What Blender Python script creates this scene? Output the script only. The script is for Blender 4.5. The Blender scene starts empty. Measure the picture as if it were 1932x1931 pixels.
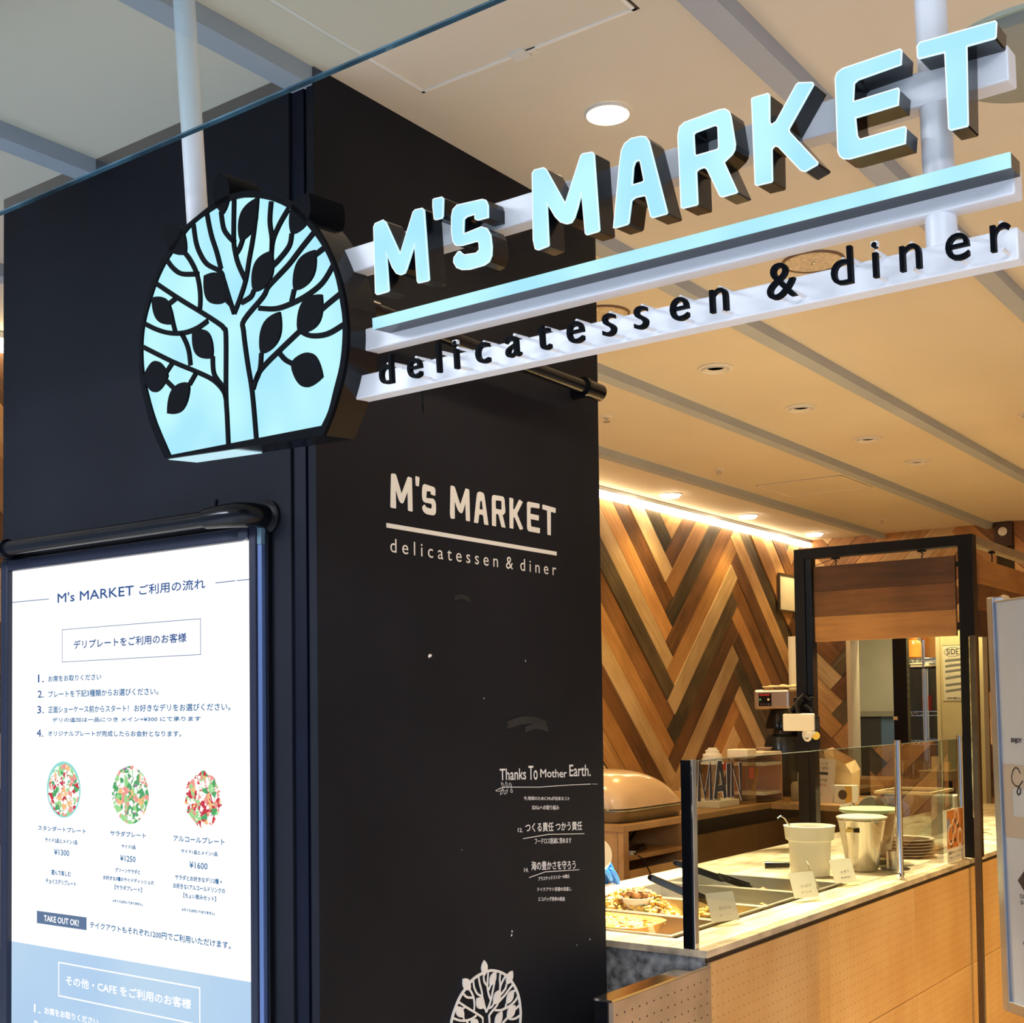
import bpy, bmesh, math, random
from mathutils import Vector, Matrix
from mathutils.geometry import tessellate_polygon
S = bpy.context.scene
COL = S.collection
PI = math.pi
random.seed(7)

# ------------------------------------------------------------------ camera
cam_d = bpy.data.cameras.new('camera')
cam = bpy.data.objects.new('camera', cam_d)
COL.objects.link(cam)
S.camera = cam
YAW, PITCH, ROLL = math.radians(36.307), math.radians(2.114), math.radians(-0.697)
_f = Vector((-math.sin(YAW) * math.cos(PITCH), math.cos(YAW) * math.cos(PITCH), math.sin(PITCH)))
_r = Vector((math.cos(YAW), math.sin(YAW), 0))
_u = _r.cross(_f)
_r2 = math.cos(ROLL) * _r + math.sin(ROLL) * _u
_u2 = -math.sin(ROLL) * _r + math.cos(ROLL) * _u
cam.matrix_world = Matrix(((_r2.x, _u2.x, -_f.x, 0), (_r2.y, _u2.y, -_f.y, 0), (_r2.z, _u2.z, -_f.z, 1.5), (0, 0, 0, 1)))
cam_d.sensor_width = 36
cam_d.lens = 2373.8 / 1932 * 36
cam_d.shift_x = (966 - 948.3) / 1932
cam_d.shift_y = (1254.0 - 965.5) / 1932
cam_d.clip_start = 0.05

# ------------------------------------------------------------------ colour management, world
S.view_settings.view_transform = 'Standard'
S.view_settings.look = 'None'
S.view_settings.gamma = 1
S.view_settings.exposure = 0.0
S.view_settings.use_curve_mapping = False
W = bpy.data.worlds.new('world')
S.world = W
W.use_nodes = True
W.node_tree.nodes['Background'].inputs[0].default_value = (0.50, 0.62, 0.85, 1)
W.node_tree.nodes['Background'].inputs[1].default_value = 0.55
S.cycles.max_bounces = 8
S.cycles.diffuse_bounces = 5
S.cycles.glossy_bounces = 4
S.cycles.transparent_max_bounces = 12
S.cycles.sample_clamp_indirect = 4


def lamp(kind, name, loc, power, color, target=None, **kw):
    d = bpy.data.lights.new(name, kind)
    d.energy = power
    d.color = color
    for k, v in kw.items():
        setattr(d, k, v)
    o = bpy.data.objects.new(name, d)
    COL.objects.link(o)
    o.location = loc
    t = Vector(target) if target else Vector(loc) + Vector((0, 0, -1))
    o.rotation_euler = (t - Vector(loc)).to_track_quat('-Z', 'Y').to_euler()
    return o


WARM = (1.0, 0.67, 0.20)
COOL = (0.80, 0.87, 1.0)
# the mall hall outside the shop: luminous ceiling fields behind the camera
lamp('AREA', 'hall_light', (1.6, -1.9, 2.70), 215, COOL, size=2.4)
lamp('AREA', 'hall_light', (-3.2, -1.0, 2.70), 190, COOL, size=1.6)
# adjustable downlights over the serving counter (fixtures are built below)
for yy, tx, ty, pw in ((4.16, -1.85, 3.1, 330), (4.16, -1.8, 3.7, 280), (4.94, -1.85, 4.3, 300), (5.72, -1.9, 5.2, 240), (6.42, -1.9, 6.3, 160)):
    lamp('SPOT', 'counter_spot', (-2.07, yy, 2.73), pw * 2.4, (1.0, 0.80, 0.46), (tx * 1.03, ty * 1.03, 0.9), spot_size=math.radians(50), spot_blend=0.6, shadow_soft_size=0.035)
# open downlights
lamp('SPOT', 'entrance_downlight', (-1.345, 2.226, 2.73), 22, (1.0, 0.74, 0.46), spot_size=math.radians(130), spot_blend=0.9, shadow_soft_size=0.04)
for yy in (3.2, 6.46, 7.5, 8.6):
    lamp('SPOT', 'wall_downlight', (-3.52, yy, 2.73), 30, WARM, (-3.50, yy, 0), spot_size=math.radians(120), spot_blend=0.7, shadow_soft_size=0.04)
# unseen warm spots added for ceiling bounce and to brighten the counter front
for xx, yy, pw in ((0.9, 5.0, 195), (0.6, 7.4, 70), (-0.5, 8.0, 60), (-2.7, 4.0, 60), (-2.8, 6.0, 45)):
    lamp('SPOT', 'room_fill_spot', (xx, yy, 2.73), pw, WARM, spot_size=math.radians(140), spot_blend=0.6, shadow_soft_size=0.05)
lamp('AREA', 'kitchen_light', (-2.9, 10.1, 2.45), 27, (1.0, 0.86, 0.52), size=0.9)
lamp('AREA', 'kitchen_wall_fill', (-2.76, 9.22, 2.55), 16, (1.0, 0.84, 0.46), (-2.76, 9.42, 1.5), size=0.12)  # small unseen lamp added to brighten the yellow wall

# ------------------------------------------------------------------ materials
_M = {}


def new_mat(name):
    m = bpy.data.materials.new(name)
    m.use_nodes = True
    return m, m.node_tree, m.node_tree.nodes['Principled BSDF']


def mat(name, col, rough=0.5, metal=0.0, noise=0.0, nscale=8.0, bump=0.0, bscale=60.0, alpha=1.0, trans=0.0, coat=0.0, spec=0.5, stretch=None):
    """principled with a little procedural variation of colour and relief"""
    if name in _M:
        return _M[name]
    m, nt, b = new_mat(name)
    b.inputs['Roughness'].default_value = rough
    b.inputs['Metallic'].default_value = metal
    b.inputs['Specular IOR Level'].default_value = spec
    b.inputs['Transmission Weight'].default_value = trans
    b.inputs['Coat Weight'].default_value = coat
    b.inputs['Alpha'].default_value = alpha
    b.inputs['Base Color'].default_value = (*col, 1)
    tc = nt.nodes.new('ShaderNodeTexCoord')
    mp = nt.nodes.new('ShaderNodeMapping')
    nt.links.new(tc.outputs['Object'], mp.inputs[0])
    if stretch:
        mp.inputs['Scale'].default_value = stretch
    n = nt.nodes.new('ShaderNodeTexNoise')
    n.inputs['Scale'].default_value = nscale
    n.inputs['Detail'].default_value = 5
    nt.links.new(mp.outputs[0], n.inputs['Vector'])
    r = nt.nodes.new('ShaderNodeValToRGB')
    k = noise
    r.color_ramp.elements[0].position = 0.3
    r.color_ramp.elements[1].position = 0.7
    r.color_ramp.elements[0].color = (*[max(0, c * (1 - k)) for c in col], 1)
    r.color_ramp.elements[1].color = (*[min(1, c * (1 + k)) for c in col], 1)
    nt.links.new(n.outputs[0], r.inputs[0])
    nt.links.new(r.outputs[0], b.inputs['Base Color'])
    if bump:
        n2 = nt.nodes.new('ShaderNodeTexNoise')
        n2.inputs['Scale'].default_value = bscale
        nt.links.new(mp.outputs[0], n2.inputs['Vector'])
        bp = nt.nodes.new('ShaderNodeBump')
        bp.inputs['Strength'].default_value = bump
        bp.inputs['Distance'].default_value = 0.002
        nt.links.new(n2.outputs[0], bp.inputs['Height'])
        nt.links.new(bp.outputs[0], b.inputs['Normal'])
    _M[name] = m
    return m


def emit(name, col, strength, noise=0.0, nscale=3.0, col2=None):
    if name in _M:
        return _M[name]
    m, nt, b = new_mat(name)
    nt.nodes.remove(b)
    e = nt.nodes.new('ShaderNodeEmission')
    e.inputs[0].default_value = (*col, 1)
    e.inputs[1].default_value = strength
    if col2:
        tc = nt.nodes.new('ShaderNodeTexCoord')
        n = nt.nodes.new('ShaderNodeTexNoise')
        n.inputs['Scale'].default_value = nscale
        n.inputs['Detail'].default_value = 1
        nt.links.new(tc.outputs['Object'], n.inputs['Vector'])
        r = nt.nodes.new('ShaderNodeValToRGB')
        r.color_ramp.elements[0].position = 0.35
        r.color_ramp.elements[1].position = 0.65
        r.color_ramp.elements[0].color = (*col, 1)
        r.color_ramp.elements[1].color = (*col2, 1)
        nt.links.new(n.outputs[0], r.inputs[0])
        nt.links.new(r.outputs[0], e.inputs[0])
    nt.links.new(e.outputs[0], nt.nodes['Material Output'].inputs[0])
    _M[name] = m
    return m


def glass(name, tint, gain=1.0, rough=0.0):
    """sheet glass: clear, with the mirror image growing towards grazing angles"""
    if name in _M:
        return _M[name]
    m, nt, b = new_mat(name)
    nt.nodes.remove(b)
    t = nt.nodes.new('ShaderNodeBsdfTransparent')
    t.inputs[0].default_value = (*tint, 1)
    g = nt.nodes.new('ShaderNodeBsdfGlossy')
    g.inputs['Roughness'].default_value = rough
    fr = nt.nodes.new('ShaderNodeFresnel')
    fr.inputs[0].default_value = 1.5
    mul = nt.nodes.new('ShaderNodeMath')
    mul.operation = 'MULTIPLY'
    mul.use_clamp = True
    mul.inputs[1].default_value = gain
    mx = nt.nodes.new('ShaderNodeMixShader')
    ge = nt.nodes.new('ShaderNodeNewGeometry')
    inv = nt.nodes.new('ShaderNodeMath')
    inv.operation = 'SUBTRACT'
    inv.inputs[0].default_value = 1.0
    nt.links.new(ge.outputs['Backfacing'], inv.inputs[1])
    m0 = nt.nodes.new('ShaderNodeMath')
    m0.operation = 'MULTIPLY'
    nt.links.new(fr.outputs[0], m0.inputs[0])
    nt.links.new(inv.outputs[0], m0.inputs[1])
    nt.links.new(m0.outputs[0], mul.inputs[0])
    nt.links.new(mul.outputs[0], mx.inputs[0])
    nt.links.new(t.outputs[0], mx.inputs[1])
    nt.links.new(g.outputs[0], mx.inputs[2])
    nt.links.new(mx.outputs[0], nt.nodes['Material Output'].inputs[0])
    _M[name] = m
    return m


def wood(name, ca, cb, rough=0.55, sc=(1.2, 16, 16), rnd=0.25, bump=0.3):
    """plank wood: grain runs along the piece's own X axis"""
    if name in _M:
        return _M[name]
    m, nt, b = new_mat(name)
    N, L = nt.nodes, nt.links
    tc = N.new('ShaderNodeTexCoord')
    oi = N.new('ShaderNodeObjectInfo')
    add = N.new('ShaderNodeVectorMath')
    add.operation = 'ADD'
    mulr = N.new('ShaderNodeMath')
    mulr.operation = 'MULTIPLY'
    mulr.inputs[1].default_value = 37.0
    L.new(oi.outputs['Random'], mulr.inputs[0])
    L.new(tc.outputs['Object'], add.inputs[0])
    L.new(mulr.outputs[0], add.inputs[1])
    mp = N.new('ShaderNodeMapping')
    mp.inputs['Scale'].default_value = sc
    L.new(add.outputs[0], mp.inputs[0])
    n = N.new('ShaderNodeTexNoise')
    n.inputs['Scale'].default_value = 2.2
    n.inputs['Detail'].default_value = 8
    n.inputs['Roughness'].default_value = 0.65
    n.inputs['Distortion'].default_value = 0.6
    L.new(mp.outputs[0], n.inputs['Vector'])
    n2 = N.new('ShaderNodeTexNoise')
    n2.inputs['Scale'].default_value = 3.0
    n2.inputs['Detail'].default_value = 3
    L.new(add.outputs[0], n2.inputs['Vector'])
    mixf = N.new('ShaderNodeMath')
    mixf.operation = 'MULTIPLY_ADD'
    mixf.inputs[1].default_value = 0.5
    L.new(n2.outputs[0], mixf.inputs[0])
    m2 = N.new('ShaderNodeMath')
    m2.operation = 'MULTIPLY'
    m2.inputs[1].default_value = 0.5
    L.new(n.outputs[0], m2.inputs[0])
    L.new(m2.outputs[0], mixf.inputs[2])
    r = N.new('ShaderNodeValToRGB')
    r.color_ramp.elements[0].position = 0.40
    r.color_ramp.elements[1].position = 0.60
    r.color_ramp.elements[0].color = (*ca, 1)
    r.color_ramp.elements[1].color = (*cb, 1)
    L.new(mixf.outputs[0], r.inputs[0])
    hsv = N.new('ShaderNodeHueSaturation')
    vr = N.new('ShaderNodeMapRange')
    vr.inputs[3].default_value = 1 - rnd
    vr.inputs[4].default_value = 1 + rnd
    L.new(oi.outputs['Random'], vr.inputs[0])
    L.new(vr.outputs[0], hsv.inputs['Value'])
    L.new(r.outputs[0], hsv.inputs['Color'])
    L.new(hsv.outputs[0], b.inputs['Base Color'])
    b.inputs['Roughness'].default_value = rough
    bp = N.new('ShaderNodeBump')
    bp.inputs['Strength'].default_value = bump
    bp.inputs['Distance'].default_value = 0.002
    L.new(n.outputs[0], bp.inputs['Height'])
    L.new(bp.outputs[0], b.inputs['Normal'])
    _M[name] = m
    return m


# ------------------------------------------------------------------ mesh builder
class MB:
    def __init__(s):
        s.v, s.f = [], []

    def add(s, vs, fs):
        o = len(s.v)
        s.v += [tuple(v) for v in vs]
        s.f += [tuple(i + o for i in f) for f in fs]
        return s

    def box(s, x0, x1, y0, y1, z0, z1, M=None):
        vs = [Vector((x, y, z)) for z in (z0, z1) for y in (y0, y1) for x in (x0, x1)]
        if M:
            vs = [M @ v for v in vs]
        return s.add(vs, [(0, 2, 3, 1), (4, 5, 7, 6), (0, 1, 5, 4), (2, 6, 7, 3), (0, 4, 6, 2), (1, 3, 7, 5)])

    def prism(s, outer, holes=(), a=0.0, b=0.01, fn=None, back=True):
        """polygon (with holes) swept from depth a to b; fn(u, v, d) -> xyz"""
        fn = fn or (lambda u, v, d: (u, d, v))
        loops = [list(outer)] + [list(h) for h in holes]
        flat = [p for l in loops for p in l]
        tr = tessellate_polygon([[Vector((p[0], p[1], 0)) for p in l] for l in loops])
        n = len(flat)
        vs = [fn(p[0], p[1], a) for p in flat] + [fn(p[0], p[1], b) for p in flat]
        fs = [tuple(t) for t in tr] + ([tuple(i + n for i in reversed(t)) for t in tr] if back else [])
        o = 0
        for l in loops:
            k = len(l)
            for i in range(k):
                j = (i + 1) % k
                fs.append((o + i, o + j, o + j + n, o + i + n))
            o += k
        return s.add(vs, fs)

    def tube(s, pts, r, seg=10, caps=True):
        pts = [Vector(p) for p in pts]
        rs = r if isinstance(r, (list, tuple)) else [r] * len(pts)
        rings = []
        up = None
        for i, p in enumerate(pts):
            d = (pts[min(i + 1, len(pts) - 1)] - pts[max(i - 1, 0)]).normalized()
            if up is None:
                up = Vector((0, 0, 1)) if abs(d.z) < 0.9 else Vector((1, 0, 0))
            a = d.cross(up).normalized()
            bb = a.cross(d).normalized()
            up = bb
            rings.append([p + rs[i] * (math.cos(2 * PI * k / seg) * a + math.sin(2 * PI * k / seg) * bb) for k in range(seg)])
        vs = [v for ring in rings for v in ring]
        fs = []
        for i in range(len(pts) - 1):
            for k in range(seg):
                j = (k + 1) % seg
                fs.append((i * seg + k, i * seg + j, (i + 1) * seg + j, (i + 1) * seg + k))
        if caps:
            fs.append(tuple(reversed(range(seg))))
            fs.append(tuple((len(pts) - 1) * seg + k for k in range(seg)))
        return s.add(vs, fs)

    def lathe(s, prof, c=(0, 0, 0), seg=28, sx=1.0, sy=1.0, M=None):
        """profile [(r, z)...] turned about the vertical through c"""
        vs, fs = [], []
        for r, z in prof:
            for k in range(seg):
                a = 2 * PI * k / seg
                v = Vector((c[0] + sx * r * math.cos(a), c[1] + sy * r * math.sin(a), c[2] + z))
                vs.append(M @ v if M else v)
        for i in range(len(prof) - 1):
            for k in range(seg):
                j = (k + 1) % seg
                fs.append((i * seg + k, i * seg + j, (i + 1) * seg + j, (i + 1) * seg + k))
        if prof[0][0] > 1e-6:
            fs.append(tuple(reversed(range(seg))))
        if prof[-1][0] > 1e-6:
            fs.append(tuple((len(prof) - 1) * seg + k for k in range(seg)))
        return s.add(vs, fs)

    def blob(s, c, r, sq=(1, 1, 1), seg=7, rot=0.0, jit=0.0):
        vs, fs = [], []
        rings = 4
        for i in range(rings + 1):
            t = PI * i / rings
            for k in range(seg):
                a = 2 * PI * k / seg + rot
                q = r * (1 + random.uniform(-jit, jit))
                vs.append((c[0] + q * sq[0] * math.sin(t) * math.cos(a), c[1] + q * sq[1] * math.sin(t) * math.sin(a), c[2] + q * sq[2] * math.cos(t)))
        for i in range(rings):
            for k in range(seg):
                j = (k + 1) % seg
                fs.append((i * seg + k, (i + 1) * seg + k, (i + 1) * seg + j, i * seg + j))
        return s.add(vs, fs)

    def obj(s, name, m, parent=None, bevel=0.0, smooth=False, soft=False, loc=None, label=None, **tags):
        me = bpy.data.meshes.new(name)
        me.from_pydata(s.v, [], s.f)
        me.validate()
        bm = bmesh.new()
        bm.from_mesh(me)
        bmesh.ops.recalc_face_normals(bm, faces=bm.faces)
        bm.to_mesh(me)
        bm.free()
        for mm in (m if isinstance(m, (list, tuple)) else [m]):
            me.materials.append(mm)
        o = bpy.data.objects.new(name, me)
        COL.objects.link(o)
        if parent:
            o.parent = parent
        if loc:
            o.location = loc
        if smooth:
            me.shade_smooth()
            if not soft:
                me.set_sharp_from_angle(angle=math.radians(38))
        if bevel:
            bv = o.modifiers.new('bevel', 'BEVEL')
            bv.width = bevel
            bv.segments = 2
            bv.limit_method = 'ANGLE'
        if label:
            o['label'] = label
        for k, v in tags.items():
            o[k] = v
        return o


def thing(name, label, cat, loc=(0, 0, 0), rot=(0, 0, 0), group=None, kind=None):
    o = bpy.data.objects.new(name, None)
    o.empty_display_size = 0.1
    COL.objects.link(o)
    o.location = loc
    o.rotation_euler = rot
    if label:
        o['label'] = label
    if cat:
        o['category'] = cat
    if group:
        o['group'] = group
    if kind:
        o['kind'] = kind
    return o


def box(name, m, x0, x1, y0, y1, z0, z1, parent=None, bevel=0.0, **tags):
    return MB().box(x0, x1, y0, y1, z0, z1).obj(name, m, parent, bevel=bevel, **tags)


def text_polys(s, weight=0.0, res=3):
    c = bpy.data.curves.new('t', 'FONT')
    c.body = s
    c.offset = weight
    c.resolution_u = res
    o = bpy.data.objects.new('t', c)
    COL.objects.link(o)
    me = bpy.data.meshes.new_from_object(o.evaluated_get(bpy.context.evaluated_depsgraph_get()))
    vs = [(v.co.x, v.co.y) for v in me.vertices]
    fs = [tuple(p.vertices) for p in me.polygons]
    bpy.data.objects.remove(o)
    bpy.data.curves.remove(c)
    bpy.data.meshes.remove(me)
    return vs, fs


def text_obj(name, s, m, parent, u0, u1, vmid, h, fn, weight=0.0, shear=0.0, label=None, res=3, bold=0.0):
    """flat print: the string fitted between u0 and u1, height h about vmid; fn(u, v) -> xyz"""
    vs, fs = text_polys(s, weight, res)
    if not vs:
        return None
    x0, x1 = min(v[0] for v in vs), max(v[0] for v in vs)
    y0, y1 = min(v[1] for v in vs), max(v[1] for v in vs)
    mb = MB()
    for q, (bu, bv) in enumerate(((0, 0),) if not bold else ((-bold, 0), (bold, 0), (0, bold), (0, -bold))):
        out = []
        for x, y in vs:
            t = (x - x0) / (x1 - x0)
            out.append(fn(u0 + t * (u1 - u0) + bu, vmid + shear * (t - 0.5) + ((y - y0) / (y1 - y0) - 0.5) * h + bv, *((q * 0.00015,) if bold else ())))
        mb.add(out, fs)
    me = bpy.data.meshes.new(name)
    me.from_pydata(mb.v, [], mb.f)
    me.materials.append(m)
    o = bpy.data.objects.new(name, me)
    COL.objects.link(o)
    o.parent = parent
    if label:
        o['label'] = label
    return o


def text_solid(s, weight, h, depth, fn, res=4):
    """letters with depth: returns an MB; u centred on 0, baseline 0, x-height scaled by h (font units -> m)"""
    vs, fs = text_polys(s, weight, res)
    x0, x1 = min(v[0] for v in vs), max(v[0] for v in vs)
    xm = (x0 + x1) / 2
    n = len(vs)
    edges = {}
    for f in fs:
        for i in range(len(f)):
            a, b = f[i], f[(i + 1) % len(f)]
            edges[(a, b)] = 1
    side = [(a, b, b + n, a + n) for (a, b) in edges if (b, a) not in edges]
    pts = [fn((x - xm) * h, y * h, 0) for x, y in vs] + [fn((x - xm) * h, y * h, depth) for x, y in vs]
    mb = MB()
    mb.add(pts, list(fs) + [tuple(i + n for i in reversed(f)) for f in fs] + side)
    return mb


def strip(pts, w, fn, close=False):
    """a stroke of width w along a 2-D polyline, rounded by short end overlaps; returns MB prisms"""
    pts = [Vector((p[0], p[1])) for p in pts]
    L, R = [], []
    n = len(pts)
    for i, p in enumerate(pts):
        a = pts[i - 1] if i else (pts[-1] if close else None)
        b = pts[i + 1] if i < n - 1 else (pts[0] if close else None)
        d1 = (p - a).normalized() if a is not None else (b - p).normalized()
        d2 = (b - p).normalized() if b is not None else d1
        d = (d1 + d2).normalized()
        nn = Vector((-d.y, d.x))
        k = max(0.72, nn.dot(Vector((-d1.y, d1.x))))
        L.append(p + nn * (w / 2 / k))
        R.append(p - nn * (w / 2 / k))
    return L, R


def stroke(mb, pts, w, a, b, fn, close=False):
    L, R = strip(pts, w, fn, close)
    n = len(L)
    vs = []
    for i in range(n):
        vs += [fn(L[i].x, L[i].y, a), fn(R[i].x, R[i].y, a), fn(L[i].x, L[i].y, b), fn(R[i].x, R[i].y, b)]
    fs = []
    for i in range(n if close else n - 1):
        j = (i + 1) % n
        i4, j4 = 4 * i, 4 * j
        fs += [(i4, j4, j4 + 1, i4 + 1), (i4 + 2, i4 + 3, j4 + 3, j4 + 2), (i4, i4 + 2, j4 + 2, j4), (i4 + 1, j4 + 1, j4 + 3, i4 + 3)]
    if not close:
        fs += [(0, 1, 3, 2), (4 * n - 4, 4 * n - 2, 4 * n - 1, 4 * n - 3)]
    mb.add(vs, fs)


def smooth_line(pts, k=4, close=False):
    """Catmull-Rom curve through the points"""
    n = len(pts)
    if n < 3:
        return pts
    out = []
    for i in range(n if close else n - 1):
        p1, p2 = pts[i], pts[(i + 1) % n]
        p0 = pts[i - 1] if (i or close) else p1
        p3 = pts[(i + 2) % n] if (i + 2 < n or close) else p2
        for j in range(k):
            t = j / k
            out.append(tuple(0.5 * (2 * p1[a] + (p2[a] - p0[a]) * t + (2 * p0[a] - 5 * p1[a] + 4 * p2[a] - p3[a]) * t * t + (3 * p1[a] - p0[a] - 3 * p2[a] + p3[a]) * t ** 3) for a in (0, 1)))
    if not close:
        out.append(tuple(pts[-1]))
    return out


def leaf_poly(tx, ty, bx, by, w, n=12):
    t, b = Vector((tx, ty)), Vector((bx, by))
    d = b - t
    ln = d.length
    d.normalize()
    nn = Vector((-d.y, d.x))
    prof = lambda k: 1.04 * math.sin(PI * k ** 0.95) ** (0.95 if k < 0.5 else 0.75) if 0 < k < 1 else 0
    one = [t + d * ln * (i / n) + nn * w * prof(i / n) for i in range(n + 1)]
    two = [t + d * ln * (i / n) - nn * w * prof(i / n) for i in range(n - 1, 0, -1)]
    return [(p.x, p.y) for p in one + two]


def clip_poly(poly, x0, x1, y0, y1):
    def cut(ps, inside, inter):
        out = []
        for i, p in enumerate(ps):
            q = ps[i - 1]
            if inside(p):
                if not inside(q):
                    out.append(inter(q, p))
                out.append(p)
            elif inside(q):
                out.append(inter(q, p))
        return out
    for ax, lim, sgn in ((0, x0, 1), (0, x1, -1), (1, y0, 1), (1, y1, -1)):
        if not poly:
            return []
        poly = cut(poly, lambda p: sgn * (p[ax] - lim) >= -1e-9, lambda a, b: tuple(a[k] + (b[k] - a[k]) * (lim - a[ax]) / (b[ax] - a[ax]) for k in (0, 1)))
    return poly

# ------------------------------------------------------------------ outlines of the sign (mm, in the sign's own plane) and the lines of print
LET = [["M",[[-1156.5,172.9],[-1153.7,177.0],[-1138.3,178.4],[-1134.3,174.8],[-1111.7,126.0],[-1084.8,176.3],[-1080.7,178.3],[-1068.2,177.4],[-1065.6,174.4],[-1063.9,81.3],[-1066.4,79.7],[-1082.3,80.2],[-1084.5,83.3],[-1085.5,134.0],[-1101.7,104.2],[-1105.9,98.6],[-1113.3,97.8],[-1120.5,101.7],[-1127.2,111.6],[-1136.7,134.4],[-1135.8,81.5],[-1138.5,80.0],[-1157.0,79.8],[-1160.3,82.8]],[]],["'",[[-1049.3,184.1],[-1046.7,184.7],[-1033.8,183.7],[-1031.8,181.6],[-1034.5,158.7],[-1036.5,156.4],[-1046.6,156.7],[-1049.1,158.5],[-1050.2,176.1]],[]],["S",[[-968.3,164.3],[-962.4,161.8],[-959.6,154.8],[-960.5,139.1],[-977.5,139.6],[-981.5,142.4],[-981.3,148.5],[-995.4,148.4],[-999.7,146.3],[-1001.8,129.3],[-1000.1,127.4],[-971.9,129.7],[-963.2,125.6],[-958.3,116.5],[-957.2,101.2],[-958.6,90.0],[-963.4,82.8],[-972.0,80.0],[-995.8,79.8],[-1007.1,81.9],[-1016.0,86.6],[-1020.7,94.8],[-1019.6,100.5],[-1012.2,106.5],[-1008.8,106.4],[-1005.6,102.8],[-1001.7,100.2],[-983.1,98.2],[-977.3,101.3],[-977.3,110.2],[-979.8,113.1],[-1006.7,113.3],[-1015.7,115.9],[-1019.8,122.6],[-1021.2,135.6],[-1019.9,154.2],[-1016.9,163.1],[-1009.7,167.1]],[]],["M",[[-888.1,177.1],[-884.4,180.2],[-870.4,179.3],[-866.7,176.1],[-841.7,127.7],[-815.4,179.5],[-812.1,181.0],[-798.9,179.3],[-796.5,176.9],[-794.6,84.2],[-796.6,82.6],[-812.7,82.3],[-814.9,84.9],[-817.3,136.1],[-823.8,119.2],[-829.4,107.7],[-834.5,102.5],[-841.4,102.5],[-849.9,106.9],[-857.2,115.2],[-868.8,135.2],[-869.3,82.8],[-871.4,81.7],[-885.6,80.3],[-889.8,82.9],[-892.1,94.6]],[]],["A",[[-774.7,82.2],[-761.5,155.9],[-757.9,170.6],[-753.1,177.1],[-744.1,180.6],[-730.7,179.5],[-724.0,176.9],[-720.4,171.3],[-701.1,82.7],[-703.0,81.2],[-720.6,81.1],[-723.2,83.3],[-728.2,108.3],[-731.0,109.7],[-743.0,110.4],[-748.1,108.2],[-753.5,83.2],[-756.3,81.5],[-772.4,81.2]],[[[-746.2,126.0],[-743.2,146.3],[-740.5,151.9],[-736.2,153.1],[-733.3,150.7],[-729.7,127.3],[-731.6,125.9]]]],["R",[[-682.6,83.9],[-682.1,166.8],[-679.4,175.9],[-672.8,179.3],[-628.9,181.0],[-620.8,179.7],[-616.1,175.4],[-614.5,169.4],[-610.9,138.1],[-612.1,131.8],[-615.6,127.3],[-625.8,121.4],[-611.2,84.2],[-613.2,83.2],[-629.6,82.9],[-632.9,84.7],[-647.2,118.8],[-650.7,122.0],[-658.0,121.6],[-661.0,119.9],[-661.4,83.2],[-663.2,81.9],[-680.8,82.4]],[[[-661.8,162.7],[-659.7,164.2],[-634.5,165.5],[-631.0,162.7],[-631.3,139.6],[-633.1,137.5],[-659.6,137.8],[-661.8,140.0]]]],["K",[[-588.3,181.2],[-586.5,182.1],[-568.8,181.7],[-567.0,179.7],[-568.5,150.2],[-566.1,146.6],[-560.8,148.5],[-535.4,181.4],[-532.8,182.5],[-517.1,178.1],[-515.7,175.8],[-546.5,136.5],[-545.8,132.8],[-515.5,91.6],[-516.4,89.4],[-530.5,85.6],[-535.0,88.0],[-559.7,120.5],[-564.3,122.7],[-567.5,120.3],[-568.7,85.9],[-570.4,84.4],[-587.5,85.0],[-589.2,86.7]],[]],["E",[[-491.4,174.7],[-489.1,179.9],[-482.5,182.5],[-421.0,183.4],[-419.2,181.3],[-420.7,167.5],[-466.9,165.7],[-471.0,163.5],[-473.1,144.4],[-425.2,144.4],[-423.8,142.5],[-425.7,127.2],[-471.5,127.0],[-470.6,108.2],[-468.1,103.2],[-420.3,103.3],[-418.6,101.3],[-420.3,85.9],[-480.6,85.9],[-486.9,87.9],[-490.5,91.5],[-492.5,97.1]],[]],["T",[[-403.3,180.7],[-400.2,183.5],[-325.9,180.8],[-324.3,178.6],[-325.6,165.3],[-327.3,164.1],[-354.0,165.0],[-356.2,87.4],[-357.3,85.9],[-373.4,86.4],[-375.5,88.7],[-375.8,166.0],[-402.0,167.6],[-403.4,170.0]],[]]]
EGG = [[-1626.8,-87.4],[-1655.6,-35.1],[-1672.2,18.3],[-1677.1,53.9],[-1676.2,88.6],[-1672.1,117.3],[-1660.4,149.8],[-1640.2,185.6],[-1616.7,214.9],[-1590.0,237.8],[-1551.7,262.6],[-1513.5,275.2],[-1478.3,284.4],[-1444.2,288.4],[-1407.9,286.0],[-1379.8,278.9],[-1349.3,266.3],[-1326.2,253.6],[-1303.6,238.2],[-1278.8,213.9],[-1257.9,187.8],[-1240.9,157.0],[-1227.5,123.7],[-1219.0,89.4],[-1215.7,51.5],[-1218.1,21.7],[-1227.4,-14.0],[-1241.2,-44.5],[-1256.5,-72.8],[-1275.1,-98.6]]
FACE = [[-1614.9,-83.1],[-1644.3,-26.0],[-1660.5,21.8],[-1668.3,57.8],[-1668.2,92.6],[-1663.3,121.0],[-1653.7,145.8],[-1639.7,169.6],[-1620.4,197.3],[-1597.8,219.9],[-1572.0,237.6],[-1548.5,254.7],[-1520.0,267.4],[-1488.7,274.3],[-1452.4,279.7],[-1419.4,278.5],[-1398.1,274.2],[-1377.2,268.0],[-1350.1,256.9],[-1323.7,242.2],[-1298.2,222.6],[-1276.8,198.6],[-1256.0,170.9],[-1241.9,145.0],[-1231.4,115.2],[-1226.5,83.9],[-1223.9,57.7],[-1227.1,25.7],[-1234.8,-5.7],[-1248.6,-36.3],[-1261.7,-65.0],[-1277.2,-84.5]]
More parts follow.
